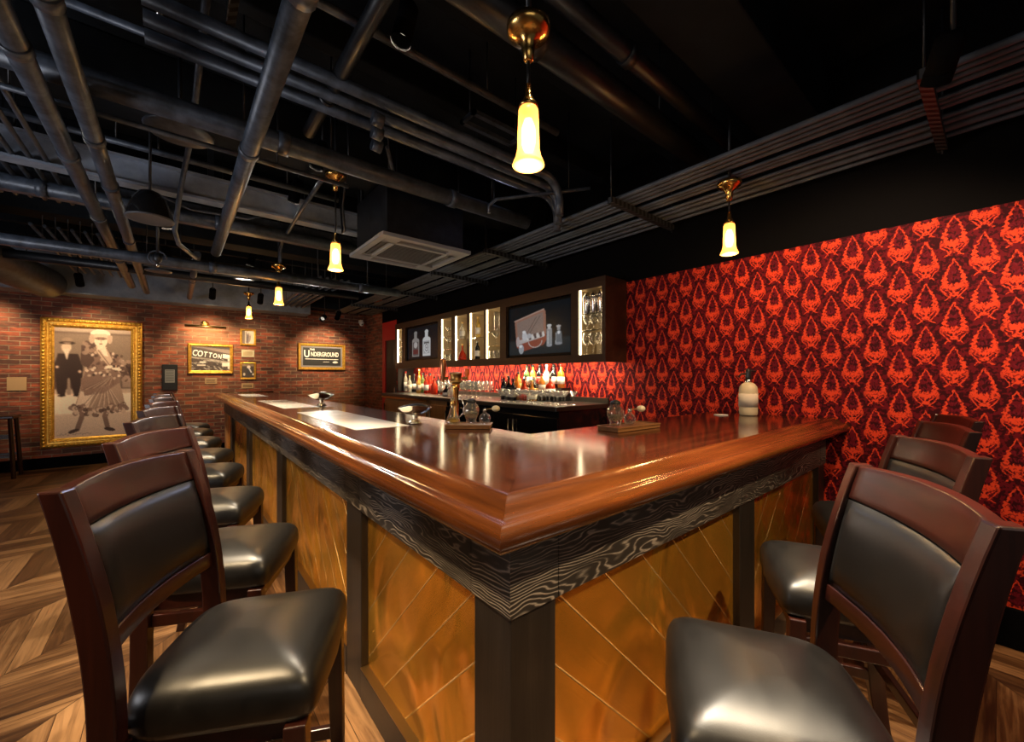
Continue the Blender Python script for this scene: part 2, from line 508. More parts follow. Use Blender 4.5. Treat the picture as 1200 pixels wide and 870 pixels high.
h_ = (((x + y) / .05).frac() - .5).abs().lt(.26, .04) * (z.abs() * 0 + 1)
t.set(base=t.mix(h_, (.06, .068, .08), (.004, .004, .004)), rough=.45, metal=.3); M['perforated'] = t.m
# ------------------------------------------------------------------ room shell
XR, YB, XL, YN = 3.24, 9.1, -3.6, -2.6       # right wall, brick wall, left wall, near limit
ZC = 3.35
struct(MB().box(XL - .1, XR + .1, YN, YB + .1, -.1, 0).build('floor', 'floor_wood'))
struct(MB().box(XL - .1, XR + .1, YN, YB + .1, ZC, ZC + .12).build('ceiling', 'ceiling_paint'))
struct(MB().box(XL - .1, XR + .1, YB, YB + .15, 0, ZC).build('wall_back', 'brick'))
struct(MB().box(XR, XR + .12, YN, 7.42, 0, 2.25).build('wall_right', 'damask'))
struct(MB().box(XR, XR + .12, YN, 7.42, 2.25, ZC).build('trim_1', 'black_wall'))
struct(MB().box(XR, XR + .12, 7.42, 8.12, 2.08, 2.45).build('trim_2', 'red_paint'))
struct(MB().box(XR, XR + .12, 7.42, 8.12, 2.45, ZC).build('trim_3', 'black_wall'))
struct(MB().box(XR, XR + .12, 7.98, 8.12, 0, 2.08).build('trim_4', 'red_paint'))
struct(MB().box(XR, XR + .12, 8.12, YB, 0, ZC).build('wall_right', 'brick'))
struct(MB().box(XL - .12, XL, YN, YB, 0, ZC).build('wall_left', 'brick'))
d = struct(MB().box(XR + .02, XR + .07, 7.42, 7.98, 0, 2.08).build('door_1', 'black_metal'))
MB().box(XR - .005, XR + .03, 7.5, 7.53, .95, 1.15).build('door_handle', 'steel', d)
struct(MB().box(XL, XR, YB - .025, YB, 0, .16).build('baseboard_back', 'black_wall', bevel=.004))
struct(MB().box(XR - .025, XR, YN, .70, 0, .2).build('baseboard_right', 'black_wall', bevel=.004))
struct(MB().box(XL, XL + .025, YN, YB, 0, .16).build('baseboard_left', 'black_wall', bevel=.004))

# deep ceiling beams (painted concrete), part of the building
def beam(n, x0, x1, y0, y1, z0, z1, m='ceiling_paint'):
    return struct(MB().box(x0, x1, y0, y1, z0, z1).build(n, m, bevel=.01))
beam('trim_5', XL, XR, .72, 1.05, 2.98, ZC)
beam('trim_6', XL, XR, 3.3, 3.6, 3.0, ZC)
beam('trim_7', XL, XR, 5.9, 6.2, 2.95, ZC)
beam('trim_8', XL, 2.0, 8.55, 8.95, 2.56, ZC, 'pale_beam')
beam('trim_9', 2.0, XR, 8.55, 8.95, 2.7, ZC)
beam('trim_10', XL, XR, -1.4, -1.1, 2.98, ZC)
# ribs of the deck
for i, yy in enumerate((1.7, 2.35, 4.6, 5.25, 6.8, 7.4, 8.0)):
    beam('trim_%d' % (11 + i), XL, XR, yy, yy + .09, 3.18, ZC)

# ------------------------------------------------------------------ the bar
AX, AY = .592, .728                 # faces of the apron
EY = 7.95                           # far end of the long leg
IX, IY = 1.264, 1.407               # inner edges
bar = thing('bar_counter', 'L-shaped bar front clad in diagonal brass strips with dark oak posts and apron', 'bar', (AX, AY, 0))
m = MB()
m.box(.66, 1.20, .80, EY - .04, .02, 1.015); m.box(1.20, XR - .005, .80, 1.34, .02, 1.015)
m.build('bar_body', 'black_wall', bar)
# posts (x-side list gives y spans, y-side list gives x spans)
px_ = [(1.74, 1.93), (3.41, 3.61), (5.15, 5.36), (6.85, 7.05), (7.75, EY)]
py_ = [(1.907, 2.075), (3.11, XR - .004)]
m = MB().box(.602, .752, .738, .889, .0, .81)
m.build('corner_post', 'post_wood', bar, bevel=.003)
for a, b_ in px_: MB().box(.602, .68, a, b_, 0, .81).build('post', 'post_wood' if b_ < 7.5 else 'cabinet_tan', bar, bevel=.003)
for a, b_ in py_: MB().box(a, b_, .738, .82, 0, .81).build('post', 'post_wood', bar, bevel=.003)
# brass panels
xs = [(.889, 1.74, 'brass_y_up'), (1.93, 3.41, 'brass_y_down'), (3.61, 5.15, 'brass_y_up'), (5.36, 6.85, 'brass_y_down'), (7.05, 7.75, 'brass_y_up')]
for a, b_, mm in xs: MB().box(.632, .645, a, b_, .13, .81).build('brass_panel', mm, bar)
for a, b_, mm in [(.752, 1.907, 'brass_x_down'), (2.075, 3.11, 'brass_x_up')]: MB().box(a, b_, .768, .781, .13, .81).build('brass_panel', mm, bar)
MB().box(.632, 1.2, EY - .04, EY - .02, 0, .81).build('end_panel', 'cabinet_tan', bar)
# plinth and its thin metal edge
for a, b_, mm in xs:
    MB().box(.6, .66, a, b_, 0, .13).build('plinth', 'dark_trim', bar, bevel=.003)
    MB().box(.6, .632, a, b_, .13, .136).build('plinth_trim', 'dull_brass', bar)
for a, b_ in ((.752, 1.907), (2.075, 3.11)):
    MB().box(a, b_, .736, .80, 0, .13).build('plinth', 'dark_trim', bar, bevel=.003)
    MB().box(a, b_, .736, .768, .13, .136).build('plinth_trim', 'dull_brass', bar)
# apron boards with upright joints over the posts
ed = [AY, .889, 1.74, 1.93, 3.41, 3.61, 5.15, 5.36, 6.85, 7.05, 7.75, EY]
for a, b_ in zip(ed[:-1], ed[1:]):
    a2 = a if a == AY else a + .0015
    if a == AY:
        MB().add([(AX, AY, .804), (AX, AY, 1.03), (AX, b_ - .0015, .804), (AX, b_ - .0015, 1.03), (.65, AY + .058, .804), (.65, AY + .058, 1.03), (.65, b_ - .0015, .804), (.65, b_ - .0015, 1.03)],
                 [(0, 1, 3, 2), (4, 6, 7, 5), (0, 2, 6, 4), (1, 5, 7, 3), (2, 3, 7, 6), (0, 4, 5, 1)]).build('apron_board', 'oak_long', bar)
    else: MB().box(AX, .65, a2, b_ - .0015, .804, 1.03).build('apron_board', 'oak_long', bar, bevel=.002)
ed = [AX, .752, 1.907, 2.075, 3.11, XR - .004]
for a, b_ in zip(ed[:-1], ed[1:]):
    if a == AX:
        MB().add([(AX, AY, .804), (AX, AY, 1.03), (b_ - .0015, AY, .804), (b_ - .0015, AY, 1.03), (AX + .058, .786, .804), (AX + .058, .786, 1.03), (b_ - .0015, .786, .804), (b_ - .0015, .786, 1.03)],
                 [(0, 1, 3, 2), (4, 6, 7, 5), (0, 2, 6, 4), (1, 5, 7, 3), (2, 3, 7, 6), (0, 4, 5, 1)]).build('apron_board', 'oak_short', bar)
    else: MB().box(a + .0015, b_ - .0015, AY, .786, .804, 1.03).build('apron_board', 'oak_short', bar, bevel=.002)

ZT = 1.10
FX, FY = .577, .714                 # where the moulded rail meets the flat top
top = thing('countertop', 'polished cherry bar top mitred at the corner with a rounded moulded arm rail', 'bar top', (FX, FY, 1.03))
def slab(poly, z0, z1):
    n = len(poly)
    return MB().add([(p[0], p[1], z0) for p in poly] + [(p[0], p[1], z1) for p in poly],
                    [tuple(reversed(range(n))), tuple(range(n, 2 * n))] + [(i, (i + 1) % n, n + (i + 1) % n, n + i) for i in range(n)])
EF = EY + .03
g = .0007
slab([(FX, FY + g), (IX, IY + g), (IX, EF), (FX, EF)], 1.045, ZT).build('top_board', 'bar_top_long', top)
slab([(FX, FY - g), (XR - .004, FY - g), (XR - .004, IY - g), (IX, IY - g)], 1.045, ZT).build('top_board', 'bar_top_short', top)
prof = [(0, 1.098), (.001, 1.106), (.010, 1.1105), (.026, 1.108), (.042, 1.1), (.054, 1.089), (.063, 1.079), (.071, 1.0745), (.079, 1.0755), (.088, 1.076), (.097, 1.0725),
        (.107, 1.062), (.112, 1.049), (.110, 1.036), (.102, 1.027), (.09, 1.0225), (.07, 1.0215), (0, 1.0215)]
MB().grid([[(FX - o, FY - o, z), (FX - o, EF + o, z)][::1] for o, z in prof]).build('arm_rail', 'rail_long', top)
MB().grid([[(FX - o, FY - o, z), (XR - .004, FY - o, z)] for o, z in prof]).build('arm_rail', 'rail_short', top)
MB().grid([[(FX - o, EF + o, z), (IX + .02, EF + o, z)] for o, z in prof]).build('arm_rail', 'rail_short', top)
# glazed menu inlays sunk flush in the long leg
def inlay(label, x0, x1, y0, y1, n):
    t_ = thing('inlaid_menu', label, 'menu', ((x0 + x1) / 2, (y0 + y1) / 2, ZT), 'menus let into the bar top')
    MB().box(x0, x1, y0, y1, ZT + .0003, ZT + .0018).build('menu_sheet', 'inlay_white', t_)
    m_ = MB(); rs = random.Random(n)
    for i in range(12):
        yy = y1 - .12 - i * (y1 - y0 - .2) / 14 * .6
        m_.box(x0 + .05 + rs.random() * .03, x1 - .05 - rs.random() * .1, yy, yy + .012, ZT + .0018, ZT + .0022)
    m_.box(x0 + .06, x1 - .06, y1 - .08, y1 - .05, ZT + .0018, ZT + .0022)
    m_.build('print', 'inlay_ink', t_)
inlay('white printed menu sheet inlaid in the bar top, nearest and largest of the set', .69, .975, 2.07, 3.35, 1)
inlay('white printed menu sheet inlaid in the bar top beside the further silver bowl', .69, .96, 3.82, 5.2, 2)
inlay('small far white menu sheet inlaid near the brick wall end of the bar', .70, .95, 6.3, 7.2, 3)

# ------------------------------------------------------------------ stools
def cushion(rings, n=40):
    """rings: (scale inset, z); outline = rounded trapezoid, front at +x"""
    def outline(inset):
        pts = []
        for k in range(n):
            a = 2 * PI * k / n
            e = 2 / (14 if math.cos(a) > 0 else 4.5)
            cx = math.copysign(abs(math.cos(a)) ** e, math.cos(a)); cy = math.copysign(abs(math.sin(a)) ** e, math.sin(a))
            xx = cx * ((.198 if cx > 0 else .165) - inset); hw = .192 + .006 * cx
            yy = cy * (hw - inset)
            xx += .012 * (1 - cy * cy) * (1 if cx > 0 else 0) * cx       # bowed front edge
            pts.append((xx, yy))
        return pts
    return [[(p[0], p[1], z) for p in outline(i)] for i, z in rings]
def make_stool(ztop=1.16, label='', group=''):
    st = thing('bar_stool', label, 'bar stool', (0, 0, 0), group)
    rings = cushion([(.012, .664), (.002, .668), (-.001, .68), (-.002, .70), (.001, .725), (.009, .742), (.022, .754), (.045, .765), (.08, .775), (.115, .781), (.155, .784)])
    MB().loft(rings).build('seat', 'leather', st)
    m_ = MB().box(-.15, .178, -.172, .172, .615, .664); m_.build('seat_frame', 'stool_wood_cross', st, bevel=.003)
    for s in (-1, 1):
        y0 = s * .185
        # front leg, square and tapering
        vs = []
        for z, h in ((0, .014), (.62, .021), (.663, .021)):
            cx = .166 + (.663 - z) * .02; cy = y0 + s * (.663 - z) * .012
            vs.append([(cx - h, cy - h, z), (cx + h, cy - h, z), (cx + h, cy + h, z), (cx - h, cy + h, z)])
        MB().loft(vs, smooth=False).build('leg', 'stool_wood', st, bevel=.003)
    def back_x(z):
        if z < .7: return -.150 - max(0, .5 - z) ** 2 * .2
        q = (z - .7) / (ztop - .7); return -.150 - .076 * q ** 1.9
    def post_rings(s, z0, z1, n_):
        vs = []
        for i in range(n_ + 1):
            z = z0 + (z1 - z0) * i / n_
            q = z / ztop
            yy = s * (.1985 + .003 * max(0, (z - .6) / (ztop - .6)))
            wy = .0165 + .001 * q; wx = .0235 if z > .3 else .018 + .0055 * z / .3
            if z > .95: wx -= (z - .95) * .026
            cx = back_x(z)
            vs.append([(cx - wx, yy - wy, z), (cx + wx, yy - wy, z), (cx + wx, yy + wy, z), (cx - wx, yy + wy, z)])
        return vs
    for s in (-1, 1):
        MB().loft(post_rings(s, 0, .64, 7), smooth=False).build('leg', 'stool_wood', st, bevel=.003)
        MB().loft(post_rings(s, .64, ztop, 12), smooth=False).build('back_post', 'stool_wood', st, bevel=.004)
    def curved(z0, z1, th, y1, crown=0, bow=.024, nseg=14, nz=5, puff=0, xo=0, rim=0):
        """panel between the posts, bowed backwards in plan, following the posts' lean"""
        fr, bk = [], []
        for i in range(nz + 1):
            q = i / nz; rf, rb = [], []
            for j in range(nseg + 1):
                s_ = -1 + 2 * j / nseg
                z = z0 + (z1 - z0) * q + crown * (1 - s_ * s_) * q
                edge = min(1, (1 - abs(s_)) * 4.5) * min(1, min(q, 1 - q) * 5)
                edge = math.sin(edge * PI / 2)
                xc = back_x(z) - bow * (1 - s_ * s_) + xo
                yy = s_ * y1
                rf.append((xc + th / 2 + puff * edge, yy, z)); rb.append((xc - th / 2 - puff * edge * .6, yy, z))
            fr.append(rf); bk.append(rb)
        m2 = MB(); m2.grid(fr); m2.grid(bk)
        m2.grid([fr[0], bk[0]], False); m2.grid([fr[-1], bk[-1]], False)
        m2.grid([[r[0] for r in fr], [r[0] for r in bk]], False); m2.grid([[r[-1] for r in fr], [r[-1] for r in bk]], False)
        return m2
    curved(ztop - .078, ztop - .002, .024, .186, crown=.008).build('top_rail', 'stool_wood_cross', st, bevel=.004)
    curved(.885, ztop - .080, .02, .182, puff=.013, nz=10, nseg=20).build('backrest', 'leather', st)
    curved(.845, .883, .026, .184, nz=2).build('lower_rail', 'stool_wood_cross', st, bevel=.003)
    curved(.67, .70, .02, .184, nz=2, bow=.0, xo=-.012).build('lower_rail', 'stool_wood_cross', st, bevel=.003)
    for s in (-1, 1):
        MB().box(-.16, .175, s * .193 - .009, s * .193 + .009, .30, .335).build('stretcher', 'stool_wood', st, bevel=.003)
        MB().box(-.14, .17, s * .186 - .009, s * .186 + .009, .575, .613).build('side_rail', 'stool_wood', st, bevel=.003)
    MB().box(.162, .185, -.18, .18, .22, .255).build('footrest', 'stool_wood_cross', st, bevel=.003)
    MB().box(-.165, -.145, -.19, .19, .36, .395).build('stretcher', 'stool_wood_cross', st, bevel=.003)
    return st
ordn = ['nearest the camera', 'second from the camera', 'third from the camera', 'fourth from the camera', 'fifth from the camera', 'sixth from the camera', 'seventh from the camera', 'furthest, nearest the brick wall']
LG = 'bar stools along the long leg of the bar'
st0 = make_stool(1.165, 'mahogany stool with black padded back on left of the bar, ' + ordn[0], LG)
spots = [(.128, 1.172, -27), (.142, 1.84, -26.5), (.13, 2.58, -23), (.127, 3.37, -21), (.13, 4.12, -22), (.115, 4.98, -19), (.10, 5.82, -18), (.10, 6.55, -20)]
for i, (x_, y_, a_) in enumerate(spots):
    o = st0 if i == 0 else copy_tree(st0)
    o.location = (x_, y_, 0); o.rotation_euler = (0, 0, R(a_))
    o['label'] = 'black leather stool on the left side of the bar, ' + ordn[i]
spots = [(.936, .293, 122), (1.64, .328, 118.5), (2.35, .35, 113.5), (2.90, .35, 112)]
RG = 'bar stools along the short leg of the bar'
lab = ['dark leather mahogany stool in the bottom right foreground, nearest the camera on that side',
       'dark leather mahogany stool on the right side of the bar, just behind the foreground one',
       'dark leather mahogany stool on the right side of the bar, third towards the red wall',
       'dark mahogany stool closest to the red damask wall, only its back showing']
for i, (x_, y_, a_) in enumerate(spots):
    o = copy_tree(st0); o.location = (x_, y_, 0); o.rotation_euler = (0, 0, R(a_)); o['label'] = lab[i]; o['group'] = RG

# plain wooden high stool against the brick wall
s2 = thing('wooden_stool', 'backless dark wooden high stool standing by the brick wall left of the gold frame', 'stool', (-1.84, 8.62, 0))
MB().box(-2.03, -1.65, 8.44, 8.8, .80, .84).build('seat', 'stool_wood_cross', s2, bevel=.01)
for sx in (-1, 1):
    for sy in (-1, 1):
        MB().tube([(-1.84 + sx * .19, 8.62 + sy * .17, 0), (-1.84 + sx * .15, 8.62 + sy * .13, .81)], .024, 6, smooth=False).build('leg', 'stool_wood', s2)
for z_ in (.3, .55):
    for sy in (-1, 1):
        k = .19 - .04 * z_ / .8
        MB().box(-1.84 - k, -1.84 + k, 8.62 + sy * (k - .02) - .01, 8.62 + sy * (k - .02) + .01, z_ - .015, z_ + .015).build('stretcher', 'stool_wood_cross', s2)
# ------------------------------------------------------------------ pictures on the brick wall
YW = YB - .0005
def frame(root, x0, x1, z0, z1, w, d, mat, ornate=False):
    """mitred picture frame; outer box x0..x1, z0..z1, member width w, depth d"""
    pr = [(0, 0), (0, d * .75), (w * .18, d), (w * .38, d * .82), (w * .55, d * .9), (w * .8, d * .55), (w, d * .35), (w, 0)]
    if ornate: pr = [(0, 0), (0, d * .7), (w * .1, d * .9), (w * .25, d), (w * .4, d * .9), (w * .47, d * .62), (w * .58, d * .6), (w * .66, d * .78), (w * .78, d * .76), (w * .86, d * .5), (w, d * .35), (w, 0)]
    rows = []
    for o, h in pr:
        rows.append([(x0 + o, YW - h, z0 + o), (x1 - o, YW - h, z0 + o), (x1 - o, YW - h, z1 - o), (x0 + o, YW - h, z1 - o)])
    return MB().grid([list(r) for r in rows], False, True).build('frame', mat, root)
# big ornate frame
fx0, fx1, fz0, fz1 = -1.52, -.42, .30, 2.24
por = thing('framed_photograph', 'tall sepia photograph of a woman in ruffled dress in a wide ornate gold frame', 'picture', (-.97, YW, fz0))
frame(por, fx0, fx1, fz0, fz1, .135, .075, 'gold_leaf', True)
m = MB()                                  # carved beading running round the frame
def bead_line(off, r, step, h):
    for zc in (fz0 + off, fz1 - off):
        n_ = int((fx1 - fx0 - 2 * off) / step)
        for i in range(n_ + 1): m.ell((fx0 + off + i * (fx1 - fx0 - 2 * off) / n_, YW - h, zc), (step * .42, r, r), 8, 5)
    for xc in (fx0 + off, fx1 - off):
        n_ = int((fz1 - fz0 - 2 * off) / step)
        for i in range(1, n_): m.ell((xc, YW - h, fz0 + off + i * (fz1 - fz0 - 2 * off) / n_), (r, r, step * .42), 8, 5)
bead_line(.033, .02, .052, .07); bead_line(.1, .013, .034, .056)
m.build('carved_beading', 'gold_leaf', por)
P = Paint(150, 240, (.36, .31, .28))
rs = np.random.RandomState(3)
P.rect(0, 0, 1, .045, (.55, .5, .47)); P.rect(0, .045, 1, .055, (.22, .17, .16))
P.rect(0, .32, .35, .56, (.2, .14, .13)); P.rect(.85, .33, 1, .56, (.12, .08, .08)); P.rect(.86, .47, 1, .55, (.45, .38, .35))
P.rect(0, .56, 1, .62, (.62, .55, .5)); P.rect(0, .6, 1, 1, (.88, .82, .77)); P.rect(0, .78, 1, 1, (.72, .65, .6)); P.blur(4)
for i in range(60):
    P.line(rs.rand(), .8 + rs.rand() * .2, rs.rand(), .8 + rs.rand() * .2, .004, (.7, .62, .56), .25)
# man behind
D = (.1, .065, .06)
P.poly([(.06, .24), (.3, .24), (.36, .36), (.33, .6), (.25, .61), (.19, .45), (.14, .61), (.05, .6), (.01, .35)], D)
P.poly([(.175, .46), (.2, .46), (.215, .61), (.165, .61)], (.45, .39, .36)); P.ell(.05, .36, .02, .012, (.7, .6, .55)); P.ell(.32, .4, .02, .012, (.7, .6, .55)); P.ell(.1, .615, .05, .009, (.05, .03, .03)); P.ell(.29, .615, .05, .009, (.05, .03, .03)); P.ell(.16, .185, .06, .045, (.75, .66, .6)); P.poly([(.12, .2), (.2, .2), (.165, .3)], (.8, .74, .7))
P.ell(.17, .145, .1, .013, (.1, .07, .06)); P.ell(.17, .125, .065, .028, (.45, .38, .34)); P.rect(.11, .13, .235, .142, (.12, .08, .07))
P.blur(2)
# woman
M1, M2, L1, L2 = (.2, .145, .135), (.36, .28, .26), (.68, .6, .55), (.88, .82, .78)
P.line(.29, .92, .36, .78, .032, (.33, .26, .24)); P.line(.67, .91, .62, .77, .032, (.33, .26, .24))
P.ell(.245, .935, .07, .015, (.15, .11, .1), 1, -18); P.ell(.70, .935, .075, .016, (.15, .11, .1), 1, 14)
P.poly([(.38, .36), (.78, .38), (.87, .6), (.92, .76), (.62, .79), (.23, .78), (.3, .62), (.34, .5)], (.5, .42, .38)); P.poly([(.33, .58), (.5, .6), (.42, .74), (.26, .74)], L2, .6)
P.poly([(.4, .38), (.78, .4), (.82, .5), (.6, .6), (.38, .62), (.34, .5)], M2)
for i in range(22):
    a = i / 21; P.line(.72 - a * .12, .43 + a * .02, .3 + a * .56, .74 - .03 * math.sin(a * 9), .005, (L2, M2, M1)[i % 3], .45)
P.poly([(.33, .46), (.8, .42), (.84, .5), (.62, .6), (.33, .57)], M2, .7)
for i in range(9): P.line(.74, .44, .34 + i * .05, .57 - i * .006, .005, (M1, L1)[i % 2], .5)
for i in range(26):                                # ruffled hem
    a = i / 25; xx = .24 + a * .66; zz = .735 + .03 * math.sin(a * 3.1) + rs.rand() * .05 - .02
    [(P.ell(xx + rs.rand() * .06 - .03, zz + rs.rand() * .06 - .035, .034, .02, (M1, M2, M2, L1)[(i + q) % 4], .9, rs.rand() * 180), P.ell(xx + rs.rand() * .05 - .02, zz + rs.rand() * .04 - .02, .014, .006, L2, .6, rs.rand() * 180)) for q in range(3)]
P.poly([(.42, .2), (.76, .22), (.88, .3), (.97, .44), (.82, .46), (.7, .38), (.42, .4), (.34, .3)], M2)
P.poly([(.34, .16), (.48, .17), (.5, .3), (.42, .37), (.33, .33)], M1)
for i in range(70):                                # patterned coat and ruffled sleeves
    a, b2 = rs.rand(), rs.rand()
    P.ell(.37 + a * .5, .2 + b2 * .24 + a * .03, .022, .012, (M1, L1, (.1, .07, .07), L2)[i % 4], .75, rs.rand() * 180)
for i in range(24):
    P.ell(.38 + rs.rand() * .12, .13 + rs.rand() * .1, .035, .018, (M1, (.45, .37, .34))[i % 2], .8, rs.rand() * 180)
    P.ell(.84 + rs.rand() * .12, .24 + rs.rand() * .24, .035, .018, (M1, (.5, .42, .39))[i % 2], .8, rs.rand() * 180)
P.poly([(.52, .16), (.66, .17), (.74, .3), (.69, .35), (.6, .28), (.53, .21)], L1); P.poly([(.55, .16), (.64, .17), (.68, .26), (.62, .25)], L2)
P.line(.55, .2, .72, .36, .006, M2); P.line(.66, .18, .75, .3, .005, M2)
P.ell(.79, .375, .07, .013, L2, 1, 10); P.ell(.69, .355, .05, .015, L2, 1, -6)
P.ell(.585, .115, .085, .062, (.86, .78, .73)); P.rect(.54, .15, .64, .2, (.86, .78, .73))
P.ell(.58, .055, .13, .045, (.85, .79, .75)); P.ell(.59, .075, .145, .024, (.7, .63, .58)); P.ell(.47, .1, .035, .045, (.6, .52, .48)); P.ell(.7, .1, .035, .04, (.6, .52, .48))
P.ell(.585, .095, .08, .014, (.3, .22, .2), .8)
P.ell(.555, .103, .012, .005, (.12, .08, .08)); P.ell(.615, .103, .012, .005, (.12, .08, .08)); P.line(.585, .11, .588, .128, .004, (.6, .5, .46)); P.ell(.585, .143, .026, .005, (.3, .16, .14))
for i in range(14): P.line(.05 + i * .03, .965 + .006 * math.sin(i * 2), .07 + i * .03, .96 + .008 * math.cos(i * 3), .004, (.35, .28, .26), .8)
P.blur(1).grain(.08)
P.a = np.clip(P.a, 0, 1) ** 1.5 * np.array((1.35, 1.15, .98))
P.sheet('printed_photograph', (fx0 + .12, YW - .02, fz1 - .12), (fx1 - fx0 - .24, 0, 0), (0, 0, -(fz1 - fz0 - .24)), por, 'photo_print')

def small(label, x0, x1, z0, z1, w, d, mat, seed, paint):
    t_ = thing('framed_photograph', label, 'picture', ((x0 + x1) / 2, YW, z0))
    frame(t_, x0, x1, z0, z1, w, d, mat)
    p_ = paint()
    p_.sheet('printed_photograph', (x0 + w * .8, YW - d * .3, z1 - w * .8), (x1 - x0 - 1.6 * w, 0, 0), (0, 0, -(z1 - z0 - 1.6 * w)), t_, 'photo_print')
    return t_
def p_street():
    p = Paint(110, 80, (.07, .05, .045)); rs = np.random.RandomState(5)
    p.poly([(0, 0), (1, .12), (1, .3), (.4, .12), (0, .05)], (.22, .17, .15))
    p.poly([(0, .42), (.45, .5), (1, .62), (1, .75), (.5, .6), (0, .48)], (.5, .44, .38), .6)
    p.poly([(.8, .3), (1, .34), (1, .95), (.93, .9), (.93, .5), (.8, .46)], (.8, .74, .66))
    for i in range(150): p.ell(rs.rand(), .52 + rs.rand() * .48, .02 + rs.rand() * .04, .012, (.03, .02, .02) if i % 3 else (.6, .53, .46), .6, rs.rand() * 40)
    p.rect(.22, .62, .36, .68, (.7, .64, .56)); p.rect(.15, .74, .36, .79, (.65, .58, .5)); p.rect(.78, .66, .95, .8, (.7, .64, .56))
    return p.blur(1)
cot = small('gold framed street photograph with a big lettered sign above parked cars on brick', .165, .812, 1.42, 1.945, .05, .045, 'gold_leaf', 5, p_street)
tm = Matrix(((1, 0, 0, 0), (0, 0, 1, 0), (0, 1, 0, 0), (0, 0, 0, 1)))
def wall_text(name, body, x, z, size, mat, parent, y, sx=1, rot=0, align='CENTER', sp=1.0, bold=0):
    mm = Matrix.Translation((x, y, z)) @ Matrix.Rotation(R(rot), 4, 'Y') @ Matrix.Rotation(R(90), 4, 'X')
    return text_mesh(name, body, size, mat, parent, mm, .0015, sx, align, sp, bold)
for i, (ch, sz) in enumerate(zip('COTTON', (.15, .15, .13, .125, .115, .11))):
    wall_text('lettering', ch, .262 + i * .073 - max(0, i - 2) * .004, 1.775 - i * .011, sz, 'sign_white', cot, YW - .02, .66, 8, bold=.003)
for i, ch in enumerate('CLUB'):
    wall_text('lettering', ch, .665 + i * .027, 1.713 - i * .004, .055, 'sign_white', cot, YW - .02, .55, 6, bold=.001)
def p_port1():
    p = Paint(50, 70, (.75, .68, .55)); p.rect(0, 0, .25, 1, (.18, .13, .1)); p.poly([(.3, .1), (.5, 0), (.62, .3), (.75, .25), (.7, .7), (.5, 1), (.3, .9)], (.35, .28, .26))
    p.ell(.47, .14, .1, .09, (.7, .6, .52)); p.ell(.66, .3, .09, .08, (.62, .52, .45)); p.poly([(.42, .3), (.55, .35), (.5, .9), (.38, .9)], (.12, .09, .1)); return p.blur(2)
def p_port2():
    p = Paint(50, 70, (.05, .035, .03)); p.rect(0, 0, 1, .2, (.22, .15, .1)); p.ell(.55, .25, .14, .1, (.72, .6, .5)); p.poly([(.4, .35), (.7, .35), (.9, .8), (.6, .7), (.5, .9), (.42, .6)], (.03, .03, .035))
    p.line(.55, .3, .75, .6, .05, (.6, .55, .6)); p.ell(.2, .75, .08, .1, (.6, .52, .42)); p.ell(.9, .75, .06, .07, (.75, .66, .5)); return p.blur(2)
small('small gold framed picture of two people, above its twin right of the street photograph', .92, 1.172, 1.945, 2.255, .035, .03, 'gold_leaf', 1, p_port1)
small('small gold framed dark picture of a seated person, lower of the small pair', .92, 1.172, 1.31, 1.635, .032, .03, 'gold_leaf', 2, p_port2)
def plaque(name, label, cat, x0, x1, z0, z1, mat, ink, d=.012, rows=5, border=None):
    t_ = thing(name, label, cat, ((x0 + x1) / 2, YW, z0))
    MB().box(x0, x1, YW - d, YW, z0, z1).build('plate', mat, t_, bevel=.003)
    m_ = MB(); rs_ = random.Random(int(x0 * 100) + 5)
    b_ = border or .02
    for i in range(rows):
        zz = z1 - b_ - (i + .5) * (z1 - z0 - 2 * b_) / rows
        m_.box(x0 + b_, x1 - b_ - rs_.random() * .03, YW - d - .001, YW - d, zz - .005, zz + .003)
    m_.build('print', ink, t_); return t_
plaque('plaque', 'small cream caption plate between the two small gold pictures', 'plaque', .945, 1.145, 1.73, 1.86, 'cream', 'dull_brass')
plaque('plaque', 'small dull caption plate below the lower small gold picture', 'plaque', .945, 1.133, 1.14, 1.235, 'plaque_tan', 'dark_trim', rows=3)
plaque('plaque', 'small brown caption plate below the lettered street photograph', 'plaque', .40, .575, 1.23, 1.335, 'plaque_tan', 'dark_trim', rows=3)
plaque('wall_sign', 'tan blank sign on the brick at the left edge above the wooden stool', 'sign', -1.84, -1.655, 1.16, 1.355, 'plaque_tan', 'plaque_tan', rows=2)
t_ = thing('framed_notice', 'black framed notice with a small grey text sheet left of the street photograph', 'notice', (-.07, YW, 1.13))
MB().box(-.172, .03, YW - .03, YW, 1.13, 1.57).build('frame', 'black_metal', t_, bevel=.006)
MB().box(-.135, -.01, YW - .033, YW - .03, 1.26, 1.48).build('notice_sheet', 'grey_label', t_)
m = MB()
for i in range(9): m.box(-.125, -.02, YW - .0345, YW - .033, 1.46 - i * .022, 1.467 - i * .022)
m.build('print', 'dark_trim', t_)
